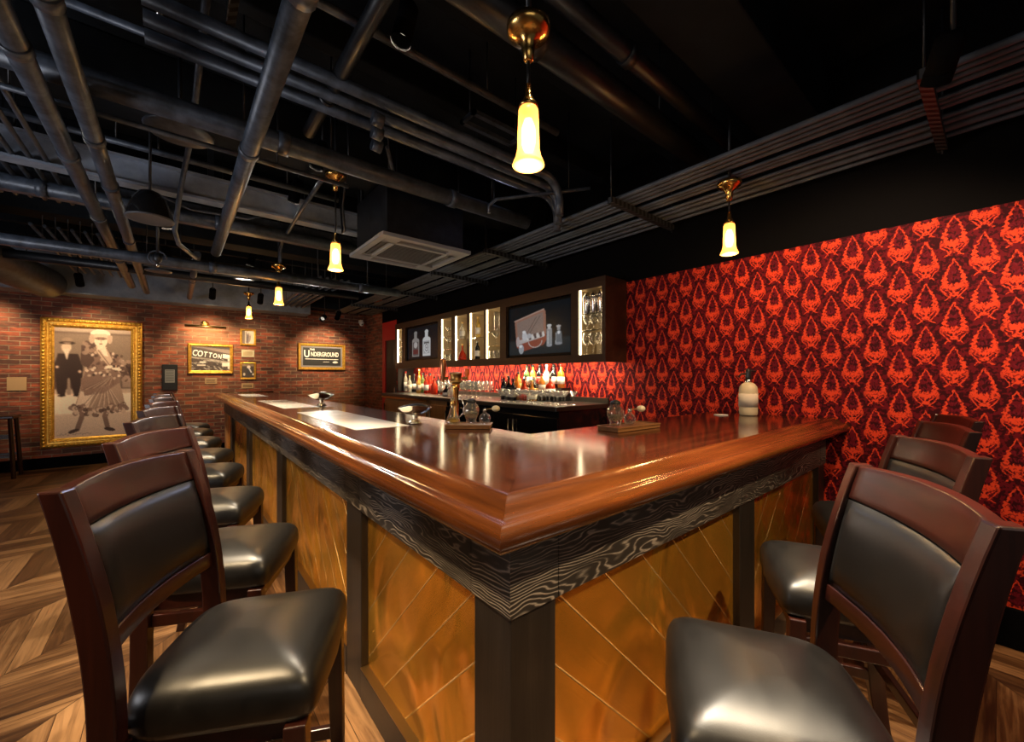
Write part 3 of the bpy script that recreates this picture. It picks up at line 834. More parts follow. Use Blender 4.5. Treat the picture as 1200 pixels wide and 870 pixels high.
# black sign with white letters
ug = thing('framed_sign', 'gold framed black sign with white lettering right of the pendant lamps', 'sign', (2.345, YW, 1.5))
frame(ug, 1.89, 2.80, 1.50, 2.04, .055, .05, 'gold_leaf')
MB().box(1.935, 2.755, YW - .016, YW, 1.545, 1.995).build('mount', 'grey_mat', ug)
MB().box(1.98, 2.71, YW - .02, YW - .015, 1.59, 1.955).build('panel', 'black_mat', ug)
wall_text('lettering', 'THE', 2.15, 1.915, .05, 'sign_white', ug, YW - .022, 1, bold=.002)
wall_text('lettering', 'U', 2.05, 1.82, .20, 'sign_white', ug, YW - .022, .8, bold=.005)
wall_text('lettering', 'NDERGROUND', 2.395, 1.818, .125, 'sign_white', ug, YW - .022, .62, bold=.003)
MB().box(2.02, 2.66, YW - .0225, YW - .02, 1.715, 1.728).build('rule', 'sign_white', ug)
MB().box(2.36, 2.48, YW - .0225, YW - .02, 1.662, 1.668).build('fine_print', 'sign_white', ug)
MB().lathe([(.0, 0), (.05, 0), (.05, .002), (.0, .002)], 20, mtx=Matrix.Translation((2.6, YW - .02, 1.66)) @ Matrix.Diagonal((1.1, 1, .45, 1)) @ Matrix.Rotation(R(90), 4, 'X')).build('small_emblem', 'sign_white', ug)

# picture light
pl = thing('picture_light', 'brass bar picture light on a curved arm above the lettered street photograph', 'picture light', (.40, YW, 2.28))
MB().tube([(.12, YW - .16, 2.235), (.70, YW - .16, 2.235)], .022, 14).build('lamp_bar', 'dull_brass', pl)
MB().lathe([(.05, 0), (.05, .008), (.03, .014)], 20, mtx=Matrix.Translation((.40, YW, 2.30)) @ Matrix.Rotation(R(90), 4, 'X')).build('wall_plate', 'brass', pl)
MB().tube([(.40 + .055 * math.cos(a), YW - .01 - .15 * i / 14, 2.28 + .06 * math.sin(a)) for i, a in enumerate([PI * k / 14 for k in range(15)])], .008, 8).build('arm', 'brass', pl)
# camera in the corner
sc = thing('security_camera', 'small white security camera high in the corner of the brick wall', 'camera', (3.12, 9.04, 2.5))
MB().lathe([(.001, -.07), (.035, -.055), (.05, -.02), (.055, .0), (.055, .03), (.02, .035)], 20, (3.12, 8.98, 2.53)).build('dome', 'white_paint', sc)
MB().box(3.09, 3.15, 8.98, YW, 2.54, 2.60).build('bracket', 'white_paint', sc, bevel=.005)
MB().ell((3.12, 8.94, 2.50), (.018, .018, .018)).build('lens', 'black_gloss', sc)
# ------------------------------------------------------------------ upper display cabinet on the red wall
CX0, CY0, CY1, CZ0, CZ1 = 2.92, 2.25, 6.75, 1.52, 2.265
WX = XR - .003
uc = thing('display_cabinet', 'long dark wood wall cabinet with lit display niches and two recessed screens', 'cabinet', (CX0, CY0, CZ0))
opn = [(2.29, 2.57, 1.57, 2.18), (2.66, 3.665, 1.575, 2.165), (3.776, 4.076, 1.585, 2.185), (4.103, 4.437, 1.585, 2.185),
       (4.487, 4.80, 1.585, 2.185), (4.873, 5.18, 1.585, 2.185), (5.255, 6.34, 1.62, 2.17), (6.474, 6.698, 1.6, 2.17)]
m = MB()
m.box(CX0, CX0 + .02, CY0, CY1, CZ0 - .022, 1.57); m.box(CX0, CX0 + .02, CY0, CY1, 2.185, CZ1)
ys = [CY0] + [v for o in opn for v in o[:2]] + [CY1]
for i in range(0, len(ys), 2): m.box(CX0, CX0 + .02, ys[i], ys[i + 1], 1.57, 2.185)
for a, b_, c_, d_ in opn:
    if c_ > 1.57: m.box(CX0, CX0 + .02, a, b_, 1.57, c_)
    if d_ < 2.185: m.box(CX0, CX0 + .02, a, b_, d_, 2.185)
m.build('face_frame', 'cabinet_wood', uc)
m = MB(); m.box(CX0 + .02, WX, CY0, CY0 + .02, CZ0 - .022, CZ1); m.box(CX0 + .02, WX, CY1 - .02, CY1, CZ0, CZ1)
m.box(CX0 + .02, WX, CY0 + .02, CY1 - .02, CZ1 - .02, CZ1); m.box(CX0 + .02, WX, CY0 + .02, CY1 - .02, CZ0, CZ0 + .02)
m.build('cabinet_case', 'cabinet_wood', uc)
MB().box(CX0 + .03, WX, CY1 - .06, CY1 - .02, 1.106, CZ0).build('end_panel', 'dark_trim', uc)
niches = [opn[0]] + opn[2:6] + [opn[7]]
for k, (a, b_, c_, d_) in enumerate(niches):
    m = MB(); X1 = 3.19
    m.box(CX0 + .02, X1, a - .012, a, c_ - .012, d_ + .012); m.box(CX0 + .02, X1, b_, b_ + .012, c_ - .012, d_ + .012)
    m.box(CX0 + .02, X1, a, b_, c_ - .012, c_); m.box(CX0 + .02, X1, a, b_, d_, d_ + .012); m.box(X1, X1 + .012, a - .012, b_ + .012, c_ - .012, d_ + .012)
    m.build('niche_lining', 'niche_back', uc)
    m = MB().box(CX0 + .022, CX0 + .034, b_ - .011, b_ - .001, c_, d_)
    if k not in (0, 5): m.box(CX0 + .022, CX0 + .034, a + .001, a + .009, c_, d_)
    else: m.box(CX0 + .022, CX0 + .034, a + .001, a + .009, c_, d_)
    m.build('light_strip', 'led_strip', uc)
for o, zs in ((opn[0], (1.80, 1.955)), (opn[2], (1.738, 1.917)), (opn[3], (1.865,)), (opn[4], (1.872,)), (opn[5], (1.75, 1.935)), (opn[7], (1.86,))):
    for z in zs: MB().box(CX0 + .04, 3.188, o[0] + .012, o[1] - .012, z - .008, z).build('glass_shelf', 'thick_glass', uc)
MB().box(CX0 + .10, CX0 + .14, CY0 + .1, CY1 - .2, CZ0 - .008, CZ0 - .001).build('light_strip', 'led_counter', uc)

# screens
def tv(label, o, painter):
    a, b_, c_, d_ = o
    t_ = thing('television', label, 'screen', (CX0 + .05, (a + b_) / 2, c_))
    g_ = .004
    MB().box(CX0 + .03, CX0 + .09, a + g_, b_ - g_, c_ + g_, d_ - g_).build('casing', 'screen_black', t_, bevel=.004)
    painter().sheet('screen', (CX0 + .0285, b_ - .03, d_ - .03), (0, -(b_ - a - .06), 0), (0, 0, -(d_ - c_ - .06)), t_, 'tv_picture')
def p_tv2():
    p = Paint(180, 120, (.006, .009, .012)); p.rect(0, .7, 1, 1, (.02, .028, .032)); p.blur(6)
    p.poly([(.1, .28), (.6, .12), (.63, .16), (.64, .62), (.13, .72)], (.35, .17, .12)); p.poly([(.14, .32), (.59, .17), (.6, .58), (.16, .66)], (.28, .2, .17))
    p.line(.3, .6, .48, .25, .004, (.1, .07, .06)); p.line(.36, .58, .54, .24, .004, (.1, .07, .06)); p.line(.1, .28, .6, .12, .008, (.5, .33, .27))
    p.poly([(.12, .7), (.62, .58), (.66, .7), (.6, .82), (.25, .93), (.14, .84)], (.3, .08, .05)); p.poly([(.14, .7), (.6, .59), (.61, .66), (.18, .78)], (.55, .5, .48))
    for i in range(7): p.poly([(.3 + i * .045, .62 - i * .008), (.33 + i * .045, .6 - i * .008), (.35 + i * .045, .7 - i * .01), (.32 + i * .045, .72 - i * .01)], (.1, .07, .07) if i % 2 else (.75, .72, .7))
    p.ell(.28, .62, .045, .09, (.62, .62, .65)); p.ell(.27, .53, .03, .03, (.8, .8, .82)); p.ell(.36, .62, .04, .05, (.5, .5, .52))
    for i in range(24):
        a = PI * i / 24; p.ell(.46 + .11 * math.cos(a), .74 + .12 * math.sin(a), .008, .01, (.6, .5, .46))
    p.ell(.22, .88, .045, .1, (.4, .42, .45)); p.ell(.21, .82, .03, .03, (.8, .8, .82)); p.ell(.16, .72, .03, .11, (.5, .42, .42))
    p.rect(.645, .52, .73, .84, (.3, .32, .34)); p.ell(.687, .84, .043, .03, (.35, .37, .4)); p.rect(.66, .46, .715, .53, (.5, .52, .54)); p.ell(.687, .46, .035, .03, (.62, .64, .66)); p.rect(.66, .56, .675, .82, (.62, .64, .66))
    p.poly([(.79, .6), (.83, .56), (.87, .6), (.88, .82), (.78, .82)], (.16, .18, .2)); p.rect(.805, .5, .85, .57, (.35, .36, .38)); p.ell(.828, .49, .035, .02, (.5, .5, .52)); p.line(.79, .62, .785, .8, .004, (.5, .52, .55)); p.ell(.828, .82, .055, .025, (.3, .32, .35)); p.ell(.83, .61, .02, .03, (.8, .82, .85))
    return p.blur(1).grain(.15)
def p_tv1():
    p = Paint(120, 100, (.006, .008, .011))
    for cx, c1, c2 in ((.28, (.3, .28, .27), (.12, .1, .1)), (.64, (.66, .67, .68), (.4, .42, .43))):
        p.rect(cx - .12, .42, cx + .12, .93, c1); p.ell(cx, .42, .12, .09, c1); p.rect(cx - .045, .2, cx + .045, .4, c1); p.ell(cx, .17, .055, .06, c1); p.rect(cx - .095, .46, cx + .095, .9, c2)
    p.rect(.19, .7, .37, .85, (.14, .03, .03)); p.ell(.28, .56, .06, .1, (.5, .48, .46))
    for i in range(4): p.ell(.64, .68, .08 - i * .02, .16 - i * .04, (.75, .76, .77) if i % 2 == 0 else (.2, .21, .22))
    p.rect(.56, .5, .72, .55, (.1, .1, .1)); p.rect(.54, .86, .74, .9, (.7, .7, .7))
    return p.blur(1).grain(.12)
tv('larger screen in the wall cabinet showing an open suitcase full of bottles', opn[1], p_tv2)
tv('smaller far screen in the wall cabinet showing two spirit bottles', opn[6], p_tv1)

# ------------------------------------------------------------------ back counter
KX, KY0, KY1, KZ = 2.50, 2.447, 6.30, 1.105
wt = thing('back_worktop', 'long dark polished worktop behind the bar below the lit cabinet', 'worktop', (KX, KY0, 1.065))
m = MB().box(KX, WX, KY0, KY1, 1.062, KZ); m.build('slab', 'counter_top', wt, bevel=.006)
MB().box(KX - .006, KX + .006, 4.80, KY1 - .02, 1.035, 1.061).build('edge_trim', 'brass', wt)
MB().box(3.215, WX, KY0, KY1, KZ, KZ + .05).build('upstand', 'counter_top', wt)
def unit(label, y0, y1, mat, hand, nd=1, hm='steel'):
    t_ = thing('base_cabinet', label, 'cabinet', (2.54, (y0 + y1) / 2, 0), 'cabinets under the back worktop')
    MB().box(2.56, WX, y0 + .003, y1 - .003, .0, 1.060).build('case', mat, t_)
    w_ = (y1 - y0) / nd
    for k in range(nd):
        a, b_ = y0 + k * w_ + .006, y0 + (k + 1) * w_ - .006
        d_ = MB().box(2.541, 2.56, a, b_, .12, 1.0).build('door', mat, t_, bevel=.003)
        hy = (a + .03 if (hand + k) % 2 else b_ - .03)
        MB().tube([(2.52, hy, .62), (2.52, hy, .95)], .008, 8).tube([(2.52, hy, .66), (2.545, hy, .66)], .005, 6).tube([(2.52, hy, .91), (2.545, hy, .91)], .005, 6).build('handle', hm, d_)
    return t_
unit('black base cabinet at the near end of the back worktop, under the coupe glasses', 2.47, 3.09, 'black_gloss', 0)
unit('black base cabinet under the stepped bottles, its handle beside the near unit', 3.09, 3.72, 'black_gloss', 1)
unit('black base cabinet in the middle of the back worktop, behind the tray with the carafe', 3.72, 4.38, 'black_gloss', 0)
unit('amber wood base cabinet between the black and the tan cabinets', 4.38, 4.78, 'cabinet_tan', 0)
unit('tan base cabinet under the brass edged end of the back worktop, nearer one', 4.80, 5.55, 'cabinet_tan', 1, hm='black_plastic')
unit('tan base cabinet at the far end of the back worktop next to the brick corner', 5.55, 6.28, 'cabinet_tan', 0, hm='black_plastic')

# ------------------------------------------------------------------ bottles and glasses
def ypx(px, X_): return (621.7 * X_ / (px - 205) - .643 * X_) / .766
BP = {  # profile, height 1 = total, radius units of metres
    'round': [(.0, 0), (.034, 0), (.037, .01), (.037, .56), (.034, .63), (.016, .74), (.0125, .80), (.0125, .93)],
    'tall': [(.0, 0), (.031, 0), (.033, .01), (.033, .60), (.028, .68), (.014, .76), (.012, .82), (.012, .94)],
    'squat': [(.0, 0), (.048, 0), (.052, .03), (.052, .42), (.045, .54), (.02, .66), (.014, .72), (.014, .92)],
    'wine': [(.0, 0), (.036, 0), (.038, .01), (.038, .55), (.03, .66), (.015, .73), (.013, .8), (.013, .95)],
    'flask': [(.0, 0), (.05, 0), (.058, .08), (.05, .34), (.03, .5), (.014, .6), (.012, .7), (.012, .92)]}
proto = {}
def bottle(kind, mat, lab_mat, cap_mat, h, loc, label, group, name='bottle'):
    key = (kind, mat, lab_mat, cap_mat, round(h, 3))
    if key in proto:
        o = copy_tree(proto[key]); o.location = loc; o['label'] = label; o['group'] = group; return o
    t_ = thing(name, label, 'bottle', (0, 0, 0), group)
    pr = [(r, z * h) for r, z in BP[kind]]
    MB().lathe(pr, 18).build('glass_body', mat, t_)
    rb = BP[kind][3][0] if kind != 'flask' else .052
    z0, z1 = (.16, .46) if kind not in ('squat', 'flask') else (.1, .32)
    if lab_mat: MB().lathe([(rb + .0012, z0 * h), (rb + .0014, z0 * h), (rb + .0014, z1 * h), (rb + .0012, z1 * h)], 18).build('paper_label', lab_mat, t_)
    MB().lathe([(.0, .90 * h), (.0145, .90 * h), (.0145, h), (.0, h)], 14).build('cap', cap_mat, t_)
    t_.location = loc; proto[key] = t_; return t_
def on_counter(px, X_, z=KZ + .001): return (X_, ypx(px, X_), z)
G1 = 'spirit bottles on the far end of the back worktop'
far = [(475, 3.05, 'tall', 'glass_cream', 'white_label', 'cap_red', .345, 'clear pale bottle with cream label, furthest left on the back worktop'),
       (479.5, 2.95, 'round', 'glass_cream', 'paper', 'cap_gold', .27, 'pale bottle with tan label beside the furthest left bottle'),
       (485, 3.05, 'round', 'glass_dark', 'white_label', 'cap_black', .30, 'dark bottle with white label among the far bottles'),
       (490, 2.93, 'round', 'glass_gold', 'paper', 'cap_gold', .27, 'golden bottle with tan label just left of the slim olive bottle'),
       (495, 3.05, 'tall', 'glass_green', 'paper', 'cap_black', .31, 'slim olive green bottle among the far bottles'),
       (491, 3.12, 'tall', 'glass_amber', 'white_label', 'cap_gold', .38, 'tallest amber bottle standing behind the far bottles'),
       (499, 2.95, 'round', 'glass_red', 'white_label', 'cap_black', .285, 'red bottle with white label, first of the red group'),
       (504, 3.03, 'round', 'glass_red', 'cap_red', 'cap_black', .30, 'deep red bottle with red label in the middle of the red group'),
       (508.5, 2.95, 'squat', 'glass_red', None, 'cap_black', .26, 'squat unlabelled red bottle in front of the red group'),
       (513.5, 3.05, 'round', 'glass_dark', 'white_label', 'cap_red', .29, 'dark bottle with white label and red cap right of the red group'),
       (517, 2.95, 'round', 'glass_brown', 'paper', 'cap_black', .27, 'brown bottle left of the far wine glasses')]
for px, X_, k_, a, b_, c_, h, l in far: bottle(k_, a, b_, c_, h, on_counter(px, X_), l, G1)
G2 = 'bottles on the middle of the back worktop'
mid = [(549.5, 2.95, 'squat', 'glass_dark', 'white_label', 'cap_black', .15, 'short dark squat bottle behind the beer tap'),
       (554, 2.92, 'squat', 'glass_cream', None, 'cap_black', .15, 'short clear squat bottle right of the beer tap'),
       (590, 2.83, 'tall', 'glass_dark', 'paper', 'cap_red', .27, 'slim dark bottle with tan label and red cap right of the glasses'),
       (596, 2.83, 'round', 'glass_dark', 'white_label', 'cap_black', .245, 'black bottle with white label beside the slim dark bottle'),
       (601, 2.8, 'round', 'glass_dark', 'paper', 'cap_black', .235, 'black bottle with tan label left of the orange bottle'),
       (595, 2.98, 'wine', 'glass_brown', 'paper', 'cap_black', .27, 'brown wine shaped bottle behind the black bottles'),
       (605, 2.875, 'round', 'glass_amber', 'white_label', 'cap_red', .29, 'orange amber bottle with red cap beside the riser'),
       (614.0, 2.88, 'squat', 'glass_red', 'cap_red', 'cap_black', .24, 'squat red bottle in front of the stepped riser'),
       (623, 2.885, 'squat', 'glass_amber', 'paper', 'cap_gold', .22, 'squat amber bottle in front of the stepped riser')]
for px, X_, k_, a, b_, c_, h, l in mid: bottle(k_, a, b_, c_, h, on_counter(px, X_) if px > 560 else (2.72, 4.66 if px < 550 else 4.54, KZ + .001), l, G2)
rs_t = thing('bottle_riser', 'black stepped bottle shelf standing on the back worktop', 'riser', (3.06, 3.25, KZ + .001))
MB().box(2.95, 3.07, 2.93, 3.61, KZ + .001, KZ + .07).build('step', 'black_gloss', rs_t, bevel=.002)
MB().box(3.07, 3.205, 2.93, 3.61, KZ + .001, KZ + .14).build('step', 'black_gloss', rs_t, bevel=.002)
G3 = 'bottles on the stepped riser'
up = [(624, 'round', 'glass_green', 'white_label', 'cap_black', .27, 'green bottle with white label at the left end of the upper step'),
      (630, 'tall', 'glass_gold', 'paper', 'cap_black', .28, 'gold bottle with tan label on the upper step'),
      (636, 'round', 'glass_dark', 'cap_red', 'cap_black', .27, 'black bottle with red label on the upper step'),
      (642, 'wine', 'glass_cream', 'white_label', 'white_paint', .29, 'clear bottle with white cap on the upper step'),
      (648, 'wine', 'glass_dark', 'white_label', 'cap_black', .29, 'dark bottle with large white label on the upper step'),
      (654, 'round', 'glass_amber', 'white_label', 'cap_red', .27, 'orange bottle with white label at the right end of the upper step')]
for i_, (px, k_, a, b_, c_, h, l) in enumerate(up): bottle(k_, a, b_, c_, min(h, .25), (3.14, 3.55 - i_ * .11, KZ + .142), l, G3)
lo = [(620, 'round', 'glass_gold', 'cap_gold', 'cap_black', .24, 'gold bottle with gold label at the left end of the lower step'),
      (626, 'squat', 'glass_brown', 'paper', 'cap_black', .2, 'squat brown bottle on the lower step'),
      (632.5, 'squat', 'glass_dark', 'cap_gold', 'cap_gold', .19, 'squat dark bottle with gold label on the lower step'),
      (639, 'round', 'glass_amber', 'paper', 'cap_red', .22, 'small amber bottle with red cap on the lower step'),
      (645.5, 'squat', 'glass_red', 'paper', 'cap_black', .19, 'squat red bottle with tan label at the right end of the lower step')]
for i_, (px, k_, a, b_, c_, h, l) in enumerate(lo): bottle(k_, a, b_, c_, h, (3.01, 3.55 - i_ * .13, KZ + .072), l, G3)

GP = {'coupe': [(.0, 0), (.034, .001), (.032, .004), (.005, .009), (.0035, .03), (.0035, .07), (.012, .078), (.046, .125), (.0445, .125), (.010, .082), (.0, .08)],
      'martini': [(.0, 0), (.038, .001), (.036, .004), (.006, .01), (.004, .03), (.004, .085), (.058, .16), (.056, .16), (.0, .09)],
      'wine': [(.0, 0), (.035, .001), (.033, .004), (.005, .01), (.004, .03), (.004, .085), (.03, .105), (.041, .14), (.037, .20), (.0355, .20), (.039, .14), (.028, .108), (.0, .092)],
      'tumbler': [(.0, 0), (.034, 0), (.036, .004), (.04, .09), (.0385, .09), (.034, .012), (.0, .01)],
      'highball': [(.0, 0), (.03, 0), (.031, .004), (.034, .14), (.0325, .14), (.029, .012), (.0, .01)],
      'goblet': [(.0, 0), (.034, .001), (.032, .004), (.006, .012), (.005, .05), (.026, .062), (.04, .1), (.042, .14), (.0405, .14), (.038, .1), (.024, .066), (.0, .058)]}
gproto = {}
def glassware(kind, name, loc, label, group, flip=False, sc=1.0):
    if kind in gproto:
        o = gproto[kind].copy(); COL.objects.link(o)
    else:
        o = MB().lathe(GP[kind], 18).build(name, 'clear_glass'); gproto[kind] = o
    o.location = loc; o.scale = (sc, sc, sc); o.rotation_euler = (PI if flip else 0, 0, 0)
    if flip: o.location.z += sc * max(z for r, z in GP[kind])
    return tag(o, label, 'glass', group)
gl = 'clear stemmed coupe glass in the rows on the near end of the back worktop'
for r_, (X_, n_) in enumerate(((2.575, 9), (2.675, 9), (2.775, 8))):
    for i in range(n_): glassware('coupe', 'coupe_glass', (X_, 2.50 + i * .103 + (r_ % 2) * .045, KZ + .001), gl, 'coupe glasses on the back worktop')
for r_ in range(3):
    for i in range(5): glassware('wine', 'wine_glass', (2.68 + r_ * .1, 3.93 + i * .095 + (r_ % 2) * .03, KZ + .001), 'clear wine glass in the rows right of the beer tap on the back worktop', 'wine glasses right of the beer tap')
for r_ in range(2):
    for i in range(7): glassware('wine', 'wine_glass', (2.86 + r_ * .1, 4.52 + i * .093, KZ + .001), 'clear wine glass in the rows left of the beer tap on the back worktop', 'wine glasses left of the beer tap')
# cabinet contents
def nic(o, q): return o[0] + (o[1] - o[0]) * q
N0, N2, N3, N4, N5, N7 = opn[0], opn[2], opn[3], opn[4], opn[5], opn[7]
gN = 'glasses in the lit niches'
def shaker(y, X_, z, label):
    t_ = thing('cocktail_shaker', label, 'shaker', (X_, y, z), 'cocktail shakers in the near niche')
    MB().lathe([(.0, 0), (.032, 0), (.034, .004), (.042, .14), (.042, .15), (.0, .15)], 20, (X_, y, z)).build('tin', 'steel', t_)
    MB().lathe([(.043, .15), (.04, .165), (.022, .19), (.02, .205), (.0, .208)], 20, (X_, y, z)).build('lid', 'steel', t_)
for q, X_, l in ((.2, 2.985, 'steel cocktail shaker on the top shelf of the near niche, nearest the red wall'), (.5, 2.985, 'steel cocktail shaker on the top shelf of the near niche, middle one'), (.8, 2.985, 'steel cocktail shaker on the top shelf of the near niche, furthest left')):
    shaker(nic(N0, q), X_, 1.956, l)
for q in (.22, .5, .78): glassware('goblet', 'goblet', (2.985, nic(N0, q), 1.801), 'stemmed goblet on the middle shelf of the near niche', gN + ', middle shelf')
for q in (.22, .5, .78):
    glassware('wine', 'wine_glass', (2.975, nic(N0, q), 1.571), 'wine glass on the floor of the near niche', gN + ', near niche floor')
glassware('highball', 'glass_vase', (2.985, nic(N2, .4), 1.918), 'tall flared glass on the top shelf of the niche left of the large screen', gN + ', top', sc=1.6)
glassware('martini', 'martini_glass', (2.985, nic(N2, .55), 1.739), 'martini glass on the middle shelf left of the large screen', gN + ', middle', sc=1.0)
for q in (.2, .5, .8): glassware('tumbler', 'tumbler', (2.985, nic(N2, q), 1.586), 'tumbler on the floor of the niche left of the large screen', gN + ', tumblers')
bottle('squat', 'glass_gold', 'paper', 'cap_gold', .23, (2.975, nic(N4, .4), 1.586), 'x', 'bottles in the lit niches')['label'] = 'squat golden bottle on the floor of the third niche'
bottle('tall', 'glass_gold', 'white_label', 'cap_gold', .27, (2.975, nic(N3, .62), 1.866), 'tall golden bottle on the shelf of the second niche from the large screen', 'bottles in the lit niches')
bottle('tall', 'glass_dark', 'white_label', 'steel', .24, (2.975, nic(N3, .66), 1.586), 'dark bottle with white label on the floor of the second niche from the large screen', 'bottles in the lit niches')
for o_ in [o for o in bpy.data.objects if o.get('label') == 'squat golden bottle on the floor of the third niche']:
    for ch in list(o_.children): bpy.data.objects.remove(ch)
    bpy.data.objects.remove(o_)
proto = {k: v for k, v in proto.items() if k != ('squat', 'glass_gold', 'paper', 'cap_gold', .23)}
bottle('round', 'glass_cream', 'white_label', 'cap_gold', .23, (2.975, nic(N4, .62), 1.873), 'clear bottle with white label on the shelf of the third niche from the large screen', 'bottles in the lit niches')
bottle('flask', 'glass_red', None, 'cap_gold', .22, (2.975, nic(N4, .62), 1.586), 'round bellied red bottle on the floor of the third niche from the large screen', 'bottles in the lit niches')
glassware('martini', 'martini_glass', (2.985, nic(N5, .6), 1.751), 'martini glass in the niche just right of the small screen', gN + ', small screen')
glassware('coupe', 'coupe_glass', (2.985, nic(N5, .6), 1.936), 'coupe glass on the top shelf just right of the small screen', gN + ', coupe')
for q in (.25, .7): glassware('tumbler', 'tumbler', (2.985, nic(N5, q), 1.586), 'tumbler on the floor of the niche just right of the small screen', gN + ', far tumblers')
glassware('martini', 'martini_glass', (2.985, nic(N7, .6), 1.861), 'martini glass on the shelf of the narrow far end niche', gN + ', far end')
glassware('wine', 'wine_glass', (2.985, nic(N7, .6), 1.601), 'wine glass on the floor of the narrow far end niche', gN + ', far end low')

# ------------------------------------------------------------------ things on the bar
def bowl(label, x_, y_, s):
    t_ = thing('footed_bowl', label, 'bowl', (x_, y_, ZT + .001), 'silver footed bowls on the bar')
    z0 = ZT + .001; nseg = 36
    prf = [(.012, .045), (.03, .047), (.055, .058), (.075, .073), (.088, .088), (.092, .09), (.086, .091), (.07, .078), (.05, .064), (.02, .053), (.001, .052)]
    rings = []
    for r_, h_ in prf:
        rg = []
        for k in range(nseg):
            a = 2 * PI * k / nseg; w_ = 1 + .06 * math.cos(6 * a) * (r_ / .09) ** 3; lift = .010 * (math.cos(2 * a - 2.2) + .2) * (r_ / .09) ** 3
            rg.append((x_ + s * r_ * w_ * math.cos(a), y_ + s * r_ * w_ * math.sin(a), z0 + s * (h_ + lift)))
        rings.append(rg)
    MB().loft(rings).build('basin', 'silver', t_)
    MB().lathe([(.036 * s, 0), (.038 * s, .004 * s), (.03 * s, .012 * s), (.016 * s, .02 * s), (.014 * s, .036 * s), (.024 * s, .047 * s)], 24, (x_, y_, z0)).build('foot', 'silver', t_)
    return t_
bowl('scalloped silver footed bowl on the bar, the nearer and larger looking one', 1.045, 2.14, 1.05)
bowl('scalloped silver footed bowl on the bar beyond the nearest menu inlay', 1.02, 3.98, 1.15)

def block(name, label, c, ux, L, W_, H, mat='tray_wood'):
    t_ = thing(name, label, 'tray', (c[0], c[1], ZT + .001))
    a = math.atan2(ux[1], ux[0]); mt = Matrix.Translation((c[0], c[1], ZT + .001)) @ Matrix.Rotation(a, 4, 'Z')
    MB().box(-L / 2, L / 2, -W_ / 2, W_ / 2, .0, H, mtx=mt).build('board', mat, t_, bevel=.002)
    m_ = MB()
    for s in (-1, 1): m_.box(-L / 2, L / 2, s * W_ / 2 - .004, s * W_ / 2 + .004, H, H + .005, mtx=mt); m_.box(s * L / 2 - .004, s * L / 2 + .004, -W_ / 2, W_ / 2, H, H + .005, mtx=mt)
    m_.build('rim', mat, t_); return t_
tc1 = (1.17, 1.80); block('wooden_tray', 'small wooden tray holding the carafe, a jar and an atomizer near the bar corner', (1.175, 1.785), (1, -.9), .23, .13, .016)
tc2 = (1.78, 1.22); block('wooden_tray', 'small wooden tray holding the glass lidded jar on the short leg of the bar', tc2, (1, -.05), .34, .13, .018)
zt = ZT + .0235
# carafe
def carafe(x_, y_, z_):
    t_ = thing('carafe', 'clear conical carafe with amber liquid and a brass neck on the tray', 'carafe', (x_, y_, z_))
    MB().lathe([(.0, 0), (.038, 0), (.04, .006), (.034, .02), (.02, .055), (.012, .085), (.0115, .13), (.015, .134), (.0135, .134), (.0095, .128), (.0095, .085), (.018, .053), (.032, .02), (.0, .008)], 24, (x_, y_, z_)).build('glass_body', 'thick_glass', t_)
    MB().lathe([(.0, .008), (.034, .009), (.030, .02), (.027, .028), (.0, .028)], 20, (x_, y_, z_)).build('liquid', 'glass_gold', t_)
    MB().lathe([(.0135, .09), (.0145, .092), (.0145, .116), (.0135, .118)], 16, (x_, y_, z_)).build('collar', 'brass', t_)
    a = [Vector((x_ + .014, y_ - .012, z_ + .128)), Vector((x_ + .035, y_ - .03, z_ + .122)), Vector((x_ + .046, y_ - .038, z_ + .09)), Vector((x_ + .04, y_ - .034, z_ + .05)), Vector((x_ + .024, y_ - .02, z_ + .03))]
    MB().tube(a, .0035, 8).build('handle', 'steel', t_)
carafe(1.115, 1.845, zt)
def jar(x_, y_, z_, label):
    t_ = thing('glass_jar', label, 'jar', (x_, y_, z_))
    MB().lathe([(.0, 0), (.027, 0), (.029, .006), (.027, .016), (.033, .03), (.041, .05), (.042, .07), (.036, .088), (.026, .098), (.025, .108), (.023, .108), (.024, .097), (.034, .085), (.039, .068), (.038, .052), (.03, .033), (.0, .02)], 26, (x_, y_, z_)).build('glass_body', 'thick_glass', t_)
    MB().lathe([(.0, .108), (.026, .108), (.027, .113), (.02, .122), (.008, .127), (.0, .128)], 20, (x_, y_, z_)).build('lid', 'black_metal', t_)
    MB().lathe([(.0, .022), (.029, .034), (.036, .052), (.036, .058), (.0, .058)], 20, (x_, y_, z_)).build('filling', 'silver', t_)
jar(1.20, 1.80, zt, 'round glass jar with a dark lid on the tray beside the carafe')
jar(1.655, 1.215, zt + .002, 'round glass jar with a dark lid on the tray of the short bar leg')
def atomizer(x_, y_, z_, label, bd):
    t_ = thing('perfume_atomizer', label, 'atomizer', (x_, y_, z_))
    MB().lathe([(.0, 0), (.018, 0), (.026, .008), (.031, .024), (.029, .038), (.018, .05), (.009, .056), (.009, .062), (.0, .062)], 24, (x_, y_, z_)).build('glass_body', 'thick_glass', t_)
    MB().lathe([(.0, .062), (.011, .062), (.011, .072), (.006, .078), (.0, .08)], 16, (x_, y_, z_)).build('cap', 'steel', t_)
    e = Vector((x_ + bd[0], y_ + bd[1], z_ + .078))
    MB().tube([(x_, y_, z_ + .074), tuple(e)], .0025, 8).build('tube', 'dull_brass', t_)
    MB().ell(tuple(e), (.022, .022, .016)).build('bulb', 'cream', t_)
atomizer(1.232, 1.722, zt, 'clear round atomizer with cream squeeze bulb in front of the jar on the carafe tray', (.045, -.035))
atomizer(1.775, 1.215, zt + .002, 'clear round atomizer with cream squeeze bulb on the short leg tray', (.055, -.03))
